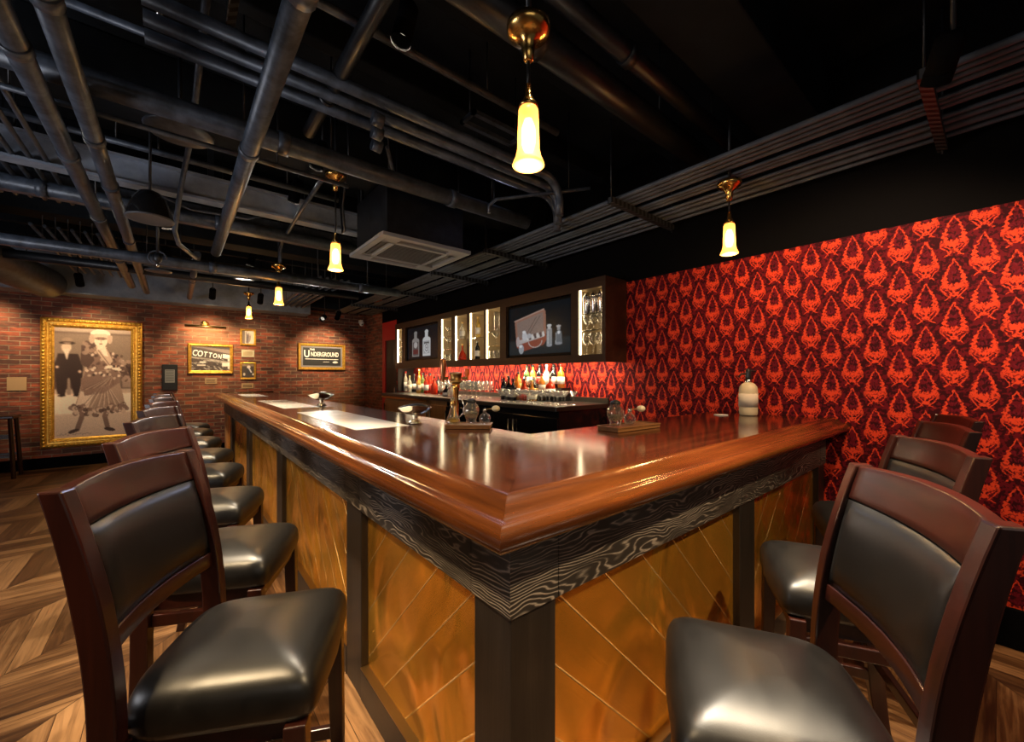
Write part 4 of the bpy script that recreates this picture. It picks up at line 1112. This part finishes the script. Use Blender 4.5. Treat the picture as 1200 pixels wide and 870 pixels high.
# draught tap
bt = thing('beer_tap', 'brass draught beer tower with a tall bronze and an orange handle on the bar', 'beer tap', (1.20, 1.93, ZT + .001))
bx_, by_, z0 = 1.20, 1.955, ZT + .001
MB().lathe([(.036, 0), (.036, .006), (.022, .014), (.016, .03), (.0155, .19), (.02, .2), (.022, .23), (.0, .23)], 24, (bx_, by_, z0)).build('column', 'brass', bt)
mt = Matrix.Translation((bx_, by_, z0 + .235)) @ Matrix.Rotation(R(-40), 4, 'Z')
MB().lathe([(.0, .0), (.02, 0), (.034, .004), (.036, .012), (.031, .015), (.031, .044), (.036, .047), (.036, .055), (.02, .06), (.0, .062)], 24, (bx_, by_, z0 + .23)).build('head', 'dull_brass', bt)
MB().lathe([(.0, .0), (.007, 0), (.009, .02), (.015, .05), (.018, .09), (.016, .12), (.010, .132), (.0, .135)], 16, (bx_ - .055, by_ + .045, z0 + .235)).build('tap_handle', 'copper', bt)
MB().box(-.068, -.04, -.008, .008, .015, .03, mtx=mt).box(.035, .065, -.008, .008, .015, .03, mtx=mt).build('spout_arm', 'brass', bt)
MB().lathe([(.0, .0), (.006, 0), (.007, .02), (.013, .03), (.013, .06), (.0, .066)], 12, (bx_ + .048, by_ - .04, z0 + .245)).build('tap_handle', 'orange_handle', bt)
# soda siphon
sx_, sy_ = 3.02, 1.115
sp = thing('soda_siphon', 'old cream glass soda siphon with a black head against the red wall', 'siphon', (sx_, sy_, ZT + .001))
MB().lathe([(.0, 0), (.052, 0), (.056, .008), (.057, .03), (.058, .17), (.054, .195), (.04, .215), (.022, .225), (.0, .226)], 28, (sx_, sy_, ZT + .001)).build('glass_body', 'cream', sp)
MB().lathe([(.023, .224), (.024, .23), (.024, .242), (.018, .246)], 20, (sx_, sy_, ZT + .001)).build('collar', 'steel', sp)
MB().lathe([(.018, .244), (.02, .262), (.016, .285), (.018, .3), (.012, .318), (.0, .322)], 18, (sx_, sy_, ZT + .001)).tube([(sx_, sy_, ZT + .285), (sx_ - .03, sy_ + .035, ZT + .285), (sx_ - .042, sy_ + .048, ZT + .262)], .007, 8).tube([(sx_, sy_, ZT + .31), (sx_ + .03, sy_ - .035, ZT + .302)], .006, 8).build('head', 'black_plastic', sp)
m = MB().lathe([(.059, .06), (.0595, .06), (.0595, .15), (.059, .15)], 28, (sx_, sy_, ZT + .001)); m.build('etched_band', 'paper', sp)
cs = thing('coaster', 'small round white coaster on the bar near the red wall', 'coaster', (2.885, 1.24, ZT + .001))
MB().lathe([(.0, 0), (.045, 0), (.045, .004), (.0, .004)], 24, (2.885, 1.24, ZT + .001)).build('disc', 'white_paint', cs)
# ------------------------------------------------------------------ pendant lamps
GPn = 'pendant lamps over the bar'
def pendant(x_, y_, zb, zcan, label, stem_top=None):
    """zb bottom of glass shade, zcan bottom tip of the brass ceiling canopy"""
    t_ = thing('pendant_lamp', label, 'pendant lamp', (x_, y_, zb), GPn)
    c = (x_, y_, zb)
    MB().lathe([(.046, .0), (.052, .003), (.049, .012), (.041, .03), (.036, .055), (.034, .12), (.032, .178), (.027, .19), (.025, .19), (.030, .176), (.032, .12), (.034, .055), (.039, .03), (.044, .008)], 30, c).build('glass_shade', 'lamp_glass', t_)
    MB().lathe([(.0, .045), (.014, .05), (.022, .075), (.022, .12), (.012, .15), (.0, .152)], 16, c).build('bulb', 'lamp_core', t_)
    MB().lathe([(.0, .185), (.030, .186), (.032, .195), (.024, .205), (.013, .225), (.010, .262), (.0, .266)], 20, c).build('fitter', 'brass', t_)
    MB().tube([(x_, y_, zb + .25), (x_, y_, zcan + .03)], .006, 8).build('stem', 'black_metal', t_)
    MB().lathe([(.008, -.005), (.016, .0), (.020, .03), (.024, .055), (.045, .075), (.066, .085), (.07, .1), (.07, .112), (.0, .112)], 28, (x_, y_, zcan)).build('canopy', 'brass', t_)
    MB().tube([(x_, y_, zcan + .11), (x_, y_, stem_top or ZC)], .009, 8).build('ceiling_rod', 'pipe_dark', t_)
    return t_
pend = [(.87, .976, 2.045, 2.385, 'largest pendant lamp, hanging over the bar corner nearest the camera'),
        (.87, 3.03, 2.12, 2.69, 'pendant lamp on a long dark stem left of the ceiling air conditioner'),
        (.87, 5.10, 2.155, 2.48, 'small far pendant lamp below an angled grey conduit'),
        (.87, 7.48, 2.26, 2.55, 'smallest pendant lamp, furthest away in front of the brick wall'),
        (2.63, 1.08, 2.125, 2.46, 'pendant lamp over the short bar leg in front of the red wall')]
for p in pend: pendant(*p)

# ------------------------------------------------------------------ pipes and services
def pipe(name, label, pts, r, mat='pipe_grey', rings=(), hang=(), n=14, group=None, cat='pipe', ztop=ZC):
    t_ = thing(name, label, cat, pts[0], group)
    MB().tube(pts, r, n).build('run', mat, t_)
    a, b_ = Vector(pts[0]), Vector(pts[-1])
    for q in rings:
        c = a.lerp(b_, q); d_ = (b_ - a).normalized() * .028
        MB().tube([c - d_, c + d_], r * 1.16, n).build('coupling', mat, t_)
    for q in hang:
        c = a.lerp(b_, q)
        MB().tube([c + Vector((0, 0, r * .8)), (c.x, c.y, ztop)], .005, 6).build('hanger', 'pipe_dark', t_)
    return t_
def yrun(name, label, x_, z, y0, y1, r, **k): return pipe(name, label, [(x_, y0, z), (x_, y1, z)], r, **k)
def xrun(name, label, y_, z, x0, x1, r, **k): return pipe(name, label, [(x0, y_, z), (x1, y_, z)], r, **k)
yrun('ceiling_pipe', 'thick grey pipe running to the brick wall, leftmost of the pair at top left', -.455, 2.60, -.6, 7.6, .040, rings=(.36, .48, .62, .8), hang=(.3, .6, .9))
yrun('ceiling_pipe', 'thick grey pipe running to the brick wall, right one of the pair at top left', -.322, 2.60, -.6, 8.0, .038, rings=(.3, .42, .5, .66), hang=(.33, .63, .9))
yrun('ceiling_pipe', 'pale grey pipe slanting down the picture left of the near pendant lamps', .30, 2.565, 1.2, 4.88, .042, rings=(.05, .37), hang=(.1, .8))
yrun('ceiling_pipe', 'pale grey pipe beyond the twin cross pipes, left of the far pendants', .17, 2.62, 5.3, 8.3, .035, rings=(.5,), hang=(.3,))
yrun('ceiling_pipe', 'dark vertical looking pipe just right of the pale grey pipe', .62, 2.85, .8, 2.7, .035, mat='pipe_dark', rings=(.8,), hang=(.4,))
xrun('ceiling_pipe', 'large grey main pipe crossing the ceiling from left to the conduits', 2.66, 2.71, -1.4, 2.35, .056, rings=(.1, .5, .8), hang=(.15, .45, .57, .9))
xrun('ceiling_pipe', 'lower of the twin far cross pipes above the pendants', 4.99, 2.44, -2.6, 2.2, .047, rings=(.3, .6, .9), hang=(.2, .5, .8))
xrun('ceiling_pipe', 'upper of the twin far cross pipes above the pendants', 5.15, 2.47, -2.6, 2.2, .047, rings=(.35, .7), hang=(.25, .55, .85))
xrun('ceiling_pipe', 'thick dark pipe at the top centre, nearer one right of the large pendant', 1.30, 2.84, .2, 2.7, .07, mat='pipe_dark', rings=(.4,), hang=(.3, .8))
xrun('ceiling_pipe', 'thick dark pipe at the top centre, thinner one behind the large pendant', 1.14, 2.9, .2, 3.1, .045, mat='pipe_dark', rings=(.5,), hang=(.3, .8))
xrun('ceiling_pipe', 'thin pipe running just below the large main pipe on the left', 2.85, 2.66, -1.2, .9, .014, hang=(.3, .8))
# three pipes that bend down
for i, (yy, xe) in enumerate(((2.10, 2.02), (2.22, 2.13), (2.34, 2.24))):
    arc = [(xe + .16 * math.sin(a), yy, 2.66 + .16 * math.cos(a)) for a in [PI / 2 * k / 8 for k in range(9)]]
    pipe('bent_pipe', ['dark pipe that bends down beside the conduits, nearest of the three', 'dark pipe that bends down beside the conduits, middle one of three', 'dark pipe that bends down beside the conduits, furthest of the three'][i],
         [(-.1, yy, 2.82)] + arc + [(xe + .16, yy, 2.56)], .03, rings=(.4,), group='three pipes that bend down')
MB_ = MB
# conduit bundle over the back bar, on strut racks
cds = [(2.415, .016), (2.465, .016), (2.515, .016), (2.57, .02), (2.66, .010), (2.70, .014), (2.75, .02), (2.86, .012), (2.93, .018), (3.02, .024), (3.10, .014)]
for x_, r_ in cds:
    t_ = thing('conduit', 'one of the thin parallel conduits on strut racks above the back bar', 'conduit', (x_, 0, 2.6), 'conduits on racks above the back bar')
    MB().tube([(x_, -2.4, 2.62 + r_), (x_, 8.4, 2.62 + r_)], r_, 10).build('run', 'grey_beam', t_)
for i, yy in enumerate((.2, 1.75, 3.25, 4.35, 5.7, 7.2)):
    t_ = thing('strut_rack', 'perforated strut carrying the conduits above the back bar, %s' % ['behind the camera', 'nearest in view', 'above the large screen', 'above the middle niches', 'above the small screen', 'furthest by the brick wall'][i], 'bracket', (2.72, yy, 2.6), 'strut racks under the conduits')
    m = MB().box(2.32, 3.16, yy - .02, yy + .02, 2.579, 2.619)
    m.build('channel', 'perforated', t_)
    for xx in (2.335, 3.145): MB().tube([(xx, yy, 2.56), (xx, yy, ZC)], .005, 6).build('threaded_rod', 'pipe_dark', t_)
# thin conduits far left
for i in range(6):
    x_ = -1.03 + i * .075
    yrun('conduit', 'short thin dark conduit in the row at the far left of the ceiling', x_, 2.8, 1.5, 4.95, .015, mat='pipe_grey', hang=(.2, .8), group='row of thin conduits at the left', cat='conduit', n=8)
for i in range(6):
    x_ = -1.0 + i * .085
    yrun('conduit', 'thin conduit in the row beyond the grey beam at the left', x_, 2.74, 5.6, 7.8, .014, mat='pipe_grey', hang=(.2, .8), group='row of thin conduits beyond the beam', cat='conduit', n=8)
for i in range(5):
    yrun('conduit', 'thin conduit in the small bundle left of the rack conduits near the brick wall', 1.45 + i * .09, 2.66, 5.7, 8.4, .02, hang=(.3, .8), group='small conduit bundle near the brick wall', cat='conduit', n=8)
xrun('conduit', 'thin conduit crossing behind the main pipe, upper one', 2.45, 2.9, -.4, 2.2, .018, hang=(.3, .8), cat='conduit')
xrun('conduit', 'thin conduit crossing in front of the main pipe, at the top', 1.85, 2.95, -.9, 1.9, .02, mat='pipe_grey', hang=(.3, .8), cat='conduit')
xrun('conduit', 'thin conduit crossing above the grey beam', 3.75, 2.92, -.9, 1.1, .02, hang=(.3, .8), cat='conduit')
xrun('ceiling_pipe', 'grey insulated pipe crossing behind the grey beam, above the bell shade', 4.52, 2.75, -1.8, 1.7, .055, hang=(.2, .8), rings=(.3, .6))
xrun('ceiling_pipe', 'dark pipe crossing the ceiling beyond the far pendant', 6.5, 2.62, -2.4, 2.2, .05, hang=(.2, .8), mat='pipe_dark')
pipe('conduit', 'grey hanging conduit with two bends left of the pale pipe', [(.10, 2.1, 2.95), (.08, 3.25, 2.9), (.03, 3.75, 2.72), (-.005, 4.0, 2.47), (.02, 4.2, 2.42), (.14, 4.6, 2.42)], .016, cat='conduit', hang=(.0,))
pipe('conduit', 'angled grey conduit feeding the small far pendant lamp', [(.80, 3.12, 2.77), (.82, 3.9, 2.78), (.845, 4.75, 2.76), (.87, 5.02, 2.74), (.87, 5.02, 2.60)], .016, cat='conduit')
pipe('conduit', 'thin diagonal conduit behind the large pendant lamp', [(2.35, 1.95, 2.76), (1.93, 2.55, 2.76), (1.9, 2.6, 2.72), (1.9, 2.6, 2.66)], .013, cat='conduit', hang=(.2,))
pipe('cable', 'slack black cable sagging near the air conditioner', [(.93, 2.95, ZC), (.95, 3.0, 2.95), (1.0, 3.3, 2.7), (1.08, 3.5, 2.58), (1.12, 3.7, 2.62), (1.15, 3.85, 2.9), (1.15, 3.88, ZC)], .008, mat='pipe_dark', cat='cable')
pipe('cable', 'slack grey cable looping over the main pipe', [(.2, 2.54, 3.15), (.4, 2.54, 3.0), (.8, 2.53, 2.93), (1.1, 2.53, 2.95), (1.3, 2.54, 3.1)], .011, cat='cable')
pipe('cable', 'grey cable sagging at the far left of the grey beam', [(-.25, 4.36, 2.95), (-.1, 4.38, 2.84), (.1, 4.4, 2.78), (.5, 4.4, 2.8), (.8, 4.42, 2.95)], .011, cat='cable')
pipe('conduit', 'short diagonal conduit above the air conditioner box', [(1.12, 2.72, 2.95), (1.45, 3.3, 2.95)], .014, cat='conduit', hang=(.1, .9))
# perforated strut at top
t_ = thing('perforated_strut', 'perforated grey strut hanging beside the pale pipe at the top', 'bracket', (.16, 1.9, 2.85))
m = MB().box(.16, .165, 1.35, 2.2, 2.84, 2.90); m.box(.16, .20, 1.35, 2.2, 2.895, 2.90); m.build('channel', 'perforated', t_)
for yy in (1.45, 2.1): MB().tube([(.18, yy, 2.9), (.18, yy, ZC)], .005, 6).build('threaded_rod', 'pipe_dark', t_)
# unistrut trapeze with short conduits by the large pendant
t_ = thing('trapeze_bracket', 'small hanging trapeze bracket left of the large pendant lamp', 'bracket', (1.55, 2.15, 2.9))
MB().box(1.35, 1.75, 2.0, 2.03, 2.93, 2.955).box(1.35, 1.75, 2.12, 2.15, 2.93, 2.955).box(1.35, 1.37, 2.0, 2.15, 2.93, 2.955).box(1.73, 1.75, 2.0, 2.15, 2.93, 2.955).build('channel', 'pipe_grey', t_)
for xx in (1.37, 1.73): MB().tube([(xx, 2.07, 2.93), (xx, 2.07, ZC)], .005, 6).build('threaded_rod', 'pipe_dark', t_)

# grey painted steel beam facing the camera, and the one behind
t_ = thing('steel_beam', 'pale grey flanged steel beam crossing behind the pipes, ending near the air conditioner', 'beam', (.15, 4.15, 2.77))
MB().box(-1.35, 1.62, 4.10, 4.13, 2.79, 2.95).box(-1.35, 1.62, 4.06, 4.17, 2.77, 2.79).box(-1.35, 1.62, 4.06, 4.17, 2.95, 2.97).build('web_and_flanges', 'pale_beam', t_)
for xx in (-1.1, .2, 1.4): MB().box(xx, xx + .04, 4.1, 4.14, 2.97, ZC).build('hanger', 'pipe_dark', t_)
t_ = thing('steel_beam', 'darker grey steel beam further back behind the small pendants', 'beam', (.1, 4.75, 2.75))
MB().box(-1.6, 1.9, 4.70, 4.8, 2.76, 2.93).build('web_and_flanges', 'pipe_grey', t_)
for xx in (-1.1, 1.4): MB().box(xx, xx + .04, 4.72, 4.76, 2.93, ZC).build('hanger', 'pipe_dark', t_)
# flexible duct
fd = thing('flexible_duct', 'large corrugated flexible duct at the far left near the brick wall', 'duct', (-1.5, 6.2, 2.55))
pts, rr = [], []
for i in range(90):
    q = i / 89; pts.append((-1.62 + .25 * q, 5.3 + 3.2 * q, 2.66 - .04 * math.sin(q * PI))); rr.append(.19 + (.010 if i % 2 else 0))
MB().tube(pts, rr, 20).build('hose', 'pipe_grey', fd)
for q in (20, 70): MB().tube([(pts[q][0], pts[q][1], 2.8), (pts[q][0], pts[q][1], ZC)], .006, 6).build('hanger', 'pipe_dark', fd)
# dome fixtures
t_ = thing('ceiling_speaker', 'wide shallow dish shaped ceiling fixture left of the pale pipe', 'fixture', (.02, 3.07, 2.78))
MB().lathe([(.0, -.012), (.10, -.008), (.155, .0), (.165, .012), (.14, .03), (.05, .055), (.0, .06)], 32, (.02, 3.07, 2.78)).build('dish', 'pipe_grey', t_)
MB().tube([(.02, 3.07, 2.83), (.02, 3.07, ZC)], .01, 8).build('rod', 'pipe_dark', t_)
t_ = thing('bell_fixture', 'black bell shaped hanging fixture right of the thick pipe pair', 'fixture', (-.13, 3.66, 2.40))
MB().lathe([(.0, .03), (.10, .02), (.118, .0), (.124, .0), (.122, .015), (.108, .07), (.088, .13), (.06, .175), (.02, .195), (.0, .197)], 32, (-.13, 3.66, 2.42)).build('bell', 'black_gloss', t_)
MB().tube([(-.13, 3.66, 2.61), (-.13, 3.66, ZC)], .008, 8).build('rod', 'pipe_dark', t_)
MB().lathe([(.108, .0), (.126, -.004), (.128, .004), (.122, .01)], 32, (-.13, 3.66, 2.42)).build('rim', 'grille', t_)
t_ = thing('ceiling_speaker', 'small flat dish fixture below the twin cross pipes', 'fixture', (-.14, 5.83, 2.50))
MB().lathe([(.0, -.01), (.08, -.008), (.115, .0), (.11, .012), (.03, .03), (.0, .03)], 28, (-.14, 5.83, 2.5)).build('dish', 'pipe_grey', t_)
MB().tube([(-.14, 5.83, 2.52), (-.14, 5.83, ZC)], .008, 8).build('rod', 'pipe_dark', t_)
# sprinkler heads / clamps
for i, (x_, y_, z_) in enumerate(((-.12, 4.72, 2.40), (-.05, 2.25, 2.95))):
    t_ = thing('sprinkler_valve', ['tangle of small valve fittings under the ceiling below the bell fixture', 'small valve with coiled pipes at the top left'][i], 'valve', (x_, y_, z_))
    MB().ell((x_, y_, z_), (.035, .035, .045), 12, 8).build('valve_body', 'pipe_dark', t_)
    MB().tube([(x_ + .06 * math.cos(a), y_, z_ + .06 * math.sin(a)) for a in [k * PI / 8 for k in range(13)]], .007, 8).build('coil', 'pipe_grey', t_)
    MB().tube([(x_, y_, z_ + .04), (x_, y_, ZC)], .01, 8).build('rod', 'pipe_dark', t_)
    MB().tube([(x_, y_, z_ - .04), (x_, y_, z_ - .08)], .012, 8).build('nozzle', 'steel', t_)

# ceiling cassette air conditioner
ax0, ax1, ay0, ay1, az = 1.21, 2.01, 3.02, 3.80, 2.45
ac = thing('air_conditioner', 'square ceiling cassette air conditioner with a pale louvred panel under a black box', 'air conditioner', ((ax0 + ax1) / 2, (ay0 + ay1) / 2, az))
MB().box(ax0 + .05, ax1 - .05, ay0 + .05, ay1 - .05, az + .03, 2.92).build('casing', 'pipe_dark', ac, bevel=.005)
m = MB(); fr = .23
m.box(ax0, ax1, ay0, ay0 + .05, az, az + .03); m.box(ax0, ax1, ay1 - .05, ay1, az, az + .03)
m.box(ax0, ax0 + .05, ay0 + .05, ay1 - .05, az, az + .03); m.box(ax1 - .05, ax1, ay0 + .05, ay1 - .05, az, az + .03)
for s in (0, 1):
    yy = ay0 + .14 if s == 0 else ay1 - .17
    m.box(ax0 + .05, ax1 - .05, yy, yy + .03, az, az + .03)
    xx = ax0 + .14 if s == 0 else ax1 - .17
    m.box(xx, xx + .03, ay0 + .17, ay1 - .17, az, az + .03)
for cx_, cy_ in ((ax0 + .05, ay0 + .05), (ax1 - .17, ay0 + .05), (ax0 + .05, ay1 - .17), (ax1 - .17, ay1 - .17)): m.box(cx_, cx_ + .12, cy_, cy_ + .12, az, az + .03)
m.build('panel', 'white_metal', ac, bevel=.003)
for s in (0, 1):
    yy = ay0 + .095 if s == 0 else ay1 - .095
    MB().box(ax0 + .18, ax1 - .18, yy - .022, yy + .012, az + .008, az + .014).build('louvre', 'grille', ac)
    xx = ax0 + .095 if s == 0 else ax1 - .095
    MB().box(xx - .022, xx + .012, ay0 + .18, ay1 - .18, az + .008, az + .014).build('louvre', 'grille', ac)
m = MB()
for k in range(14): m.box(ax0 + .18, ax1 - .18, ay0 + .185 + k * .0305, ay0 + .2 + k * .0305, az + .004, az + .016)
m.box(ax0 + .17, ax1 - .17, ay0 + .17, ay1 - .17, az + .016, az + .022)
m.build('grille', 'grille', ac)
for xx in (ax0 + .08, ax1 - .08):
    for yy in (ay0 + .08, ay1 - .08): MB().tube([(xx, yy, 2.9), (xx, yy, ZC)], .006, 6).build('threaded_rod', 'pipe_dark', ac)

# added spot fittings, none seen in the room, housing the extra lamps
def added_spot_fixture(label, x_, y_, z_, tgt, ang=60, group='added black spots under the ceiling'):
    t_ = thing('added_spot', label, 'added_spot', (x_, y_, z_), group)
    d_ = (Vector(tgt) - Vector((x_, y_, z_))).normalized()
    c = Vector((x_, y_, z_)); b_ = c - d_ * .13
    MB().tube([b_, b_ + d_ * .02, c], [.03, .044, .044], 16, cap=True).build('housing', 'black_wall', t_)
    L_ = min(.13, .044 / math.tan(R(ang / 2)))
    MB().tube([c - d_ * .005, c + d_ * L_], [.045, .045], 20, cap=False).build('shroud', 'black_wall', t_)
    MB().tube([c - d_ * .001, c + d_ * .003], .034, 16).build('lens', 'added_spot_lens', t_)
    MB().tube([(b_.x, b_.y, b_.z), (b_.x, b_.y, ZC)], .008, 6).build('rod', 'pipe_dark', t_)
    return d_
# ------------------------------------------------------------------ lights
def lamp(kind, name, loc, power, color, tgt=None, size=.05, spot=60, blend=.6, size_y=None):
    l = bpy.data.lights.new(name, kind); l.energy = power; l.color = color
    if kind == 'AREA':
        l.size = size
        if size_y: l.shape = 'RECTANGLE'; l.size_y = size_y
    else: l.shadow_soft_size = size
    if kind == 'SPOT': l.spot_size = R(spot); l.spot_blend = blend
    o = bpy.data.objects.new(name, l); COL.objects.link(o); o.location = loc
    if tgt is not None: o.rotation_euler = (Vector(tgt) - Vector(loc)).to_track_quat('-Z', 'Y').to_euler()
    return o
WARM = (1, .62, .28); WH = (1, .84, .62)
for x_, y_, zb, zc, l_ in pend:
    lamp('POINT', 'pendant_light', (x_, y_, zb - .02), 9, WARM, size=.045)
def spot(label, loc, tgt, power, col=WH, ang=55, size=.035, blend=.7):
    d_ = added_spot_fixture(label, *loc, tgt, ang)
    p = Vector(loc) + d_ * .02
    lamp('SPOT', 'added_spot_light', p, power, col, tgt, size, ang, blend)
# over the left stools
for i, yy in enumerate((1.75, 3.2, 3.95, 6.6)):
    spot('added black spot above the bar aimed at the left stools, %s' % ['nearest', 'second', 'third', 'furthest'][i], (.80, yy, 2.96), (.3, yy - .05, .8), 210, ang=60)
for i, (yy, ty) in enumerate(((.9, 1.5), (3.0, 3.0), (4.2, 4.6))):  # added lamps, only to brighten the brass panels
    spot('added black spot over the left aisle aimed at the brass panels, %s' % ['nearest', 'middle', 'furthest'][i], (-.75, yy, 2.9), (.63, ty, .45), 330, (1, .72, .4), 62)
spot('added black spot over the right aisle aimed at the brass panels', (1.2, -.9, 2.9), (1.25, .75, .4), 330, (1, .72, .4), 62)  # added to brighten the short leg's brass
for i, xx in enumerate((.9,)):
    spot('added black spot aimed down over the right stools beside the large pendant', (min(xx + .1, 2.0), .80, 2.93), (xx + .0, .4, .8), 200, ang=56)
# brick wall washers
for i, (x_, tx, pw) in enumerate(((-1.95, -2.1, 140), (-1.0, -.97, 95), (.45, .45, 150), (1.1, 1.15, 60), (2.35, 2.35, 170))):
    spot('added black spot washing the brick wall, %s' % ['far left', 'above the large gold frame', 'above the street photograph', 'above the small gold pictures', 'above the black lettered sign'][i], (x_, 8.05, 2.66 if i != 4 else 2.5), (tx, YB, 1.75), pw, (1, .74, .42), 68)
lamp('AREA', 'picture_light_glow', (.41, YB - .16, 2.21), 5, (1, .7, .35), (.41, YB, 1.9), .5, size_y=.03)
_l = lamp('AREA', 'under_cabinet_light', (3.05, 4.4, 1.508), 36, (1, .84, .52), None, .03, size_y=4.0); _l.rotation_euler = (0, R(-20), 0)
for i, yy in enumerate((1.95, 4.25, 5.5, 7.2)):
    spot('added black downlight over the gap between bar and left stools, %s' % ['nearest the camera', 'second', 'third', 'furthest'][i], (-.08, yy, 2.98), (.44, yy + .05, 0), 520, (1, .80, .55), 50)
for i, xx in enumerate((1.28, 2.0)):
    spot('added black downlight over the gap between bar and right stools, %s' % ['nearer', 'nearer the red wall'][i], (xx, .30, 2.95), (xx, .58, 0), 360, (1, .80, .55), 50)
spot('added black spot high over the bar corner aimed at the nearest left stool', (.72, 1.3, 2.95), (.34, 1.22, .6), 380, (1, .86, .68), 50)
spot('added black spot high over the short bar leg aimed at the nearest right stool', (1.25, .95, 2.92), (1.0, .48, .6), 380, (1, .86, .68), 50)
# red wall
for i, yy in enumerate((-.9, .15)):
    spot('added black spot washing the red wall, %s' % ['behind the right stools', 'above the right stools'][i], (2.22, yy, 2.52), (XR, yy + .1 + .4 * i, 1.45), 100, (1, .66, .4), 108)
# floor, left side
spot('added black spot over the open floor at the left', (-1.3, 3.6, 3.0), (-1.3, 4.2, 0), 150, (1, .76, .45), 100)
spot('added black spot over the open floor near the camera', (-1.2, 1.2, 3.0), (-1.0, 1.6, 0), 110, (1, .76, .45), 95)
# added soft fill lamps, behind the camera and at the left
lamp('AREA', 'room_fill', (-1.2, -2.2, 2.2), 9, (1, .9, .78), (1.2, 2.5, .9), 2.4, size_y=1.2)
lamp('AREA', 'room_fill', (-2.8, 2.5, 1.4), 50, (.95, .95, 1.0), (.5, 4.5, 3.0), 2.0, size_y=1.0)
spot('added black spot over the service side aimed back at the left stools', (1.9, 5.3, 2.5), (.2, 2.0, .8), 150, (1, .93, .85), 60, size=.09)  # this and the next added for pale highlights on seats and bar top
spot('added black spot over the service side aimed at the furthest left stools', (2.05, 7.9, 2.42), (.2, 4.6, .8), 130, (1, .93, .85), 60, size=.09)
# added cool lamp, makes a bluish patch on the bar top
spot('added black spot with a cool beam over the service side of the bar', (2.25, 3.0, 2.9), (1.0, 1.4, 1.1), 45, (.62, .68, 1.0), 70, size=.12)
w = bpy.data.worlds.new('world'); scene.world = w; w.use_nodes = True
w.node_tree.nodes['Background'].inputs[0].default_value = (.6, .55, .5, 1)
w.node_tree.nodes['Background'].inputs[1].default_value = .08

# ------------------------------------------------------------------ camera
cam = bpy.data.cameras.new('camera'); co = bpy.data.objects.new('camera', cam); COL.objects.link(co)
co.location = (0, 0, 1.37); co.rotation_euler = (R(90), 0, R(-40))
cam.sensor_width = 36; cam.lens = 36 * 476 / 1200; cam.shift_x = -5 / 1200; cam.shift_y = 6 / 1200
cam.clip_start = .02; cam.clip_end = 60
scene.camera = co
vs = scene.view_settings
vs.view_transform = 'Standard'; vs.look = 'None'; vs.exposure = 0; vs.gamma = 1; vs.use_curve_mapping = False
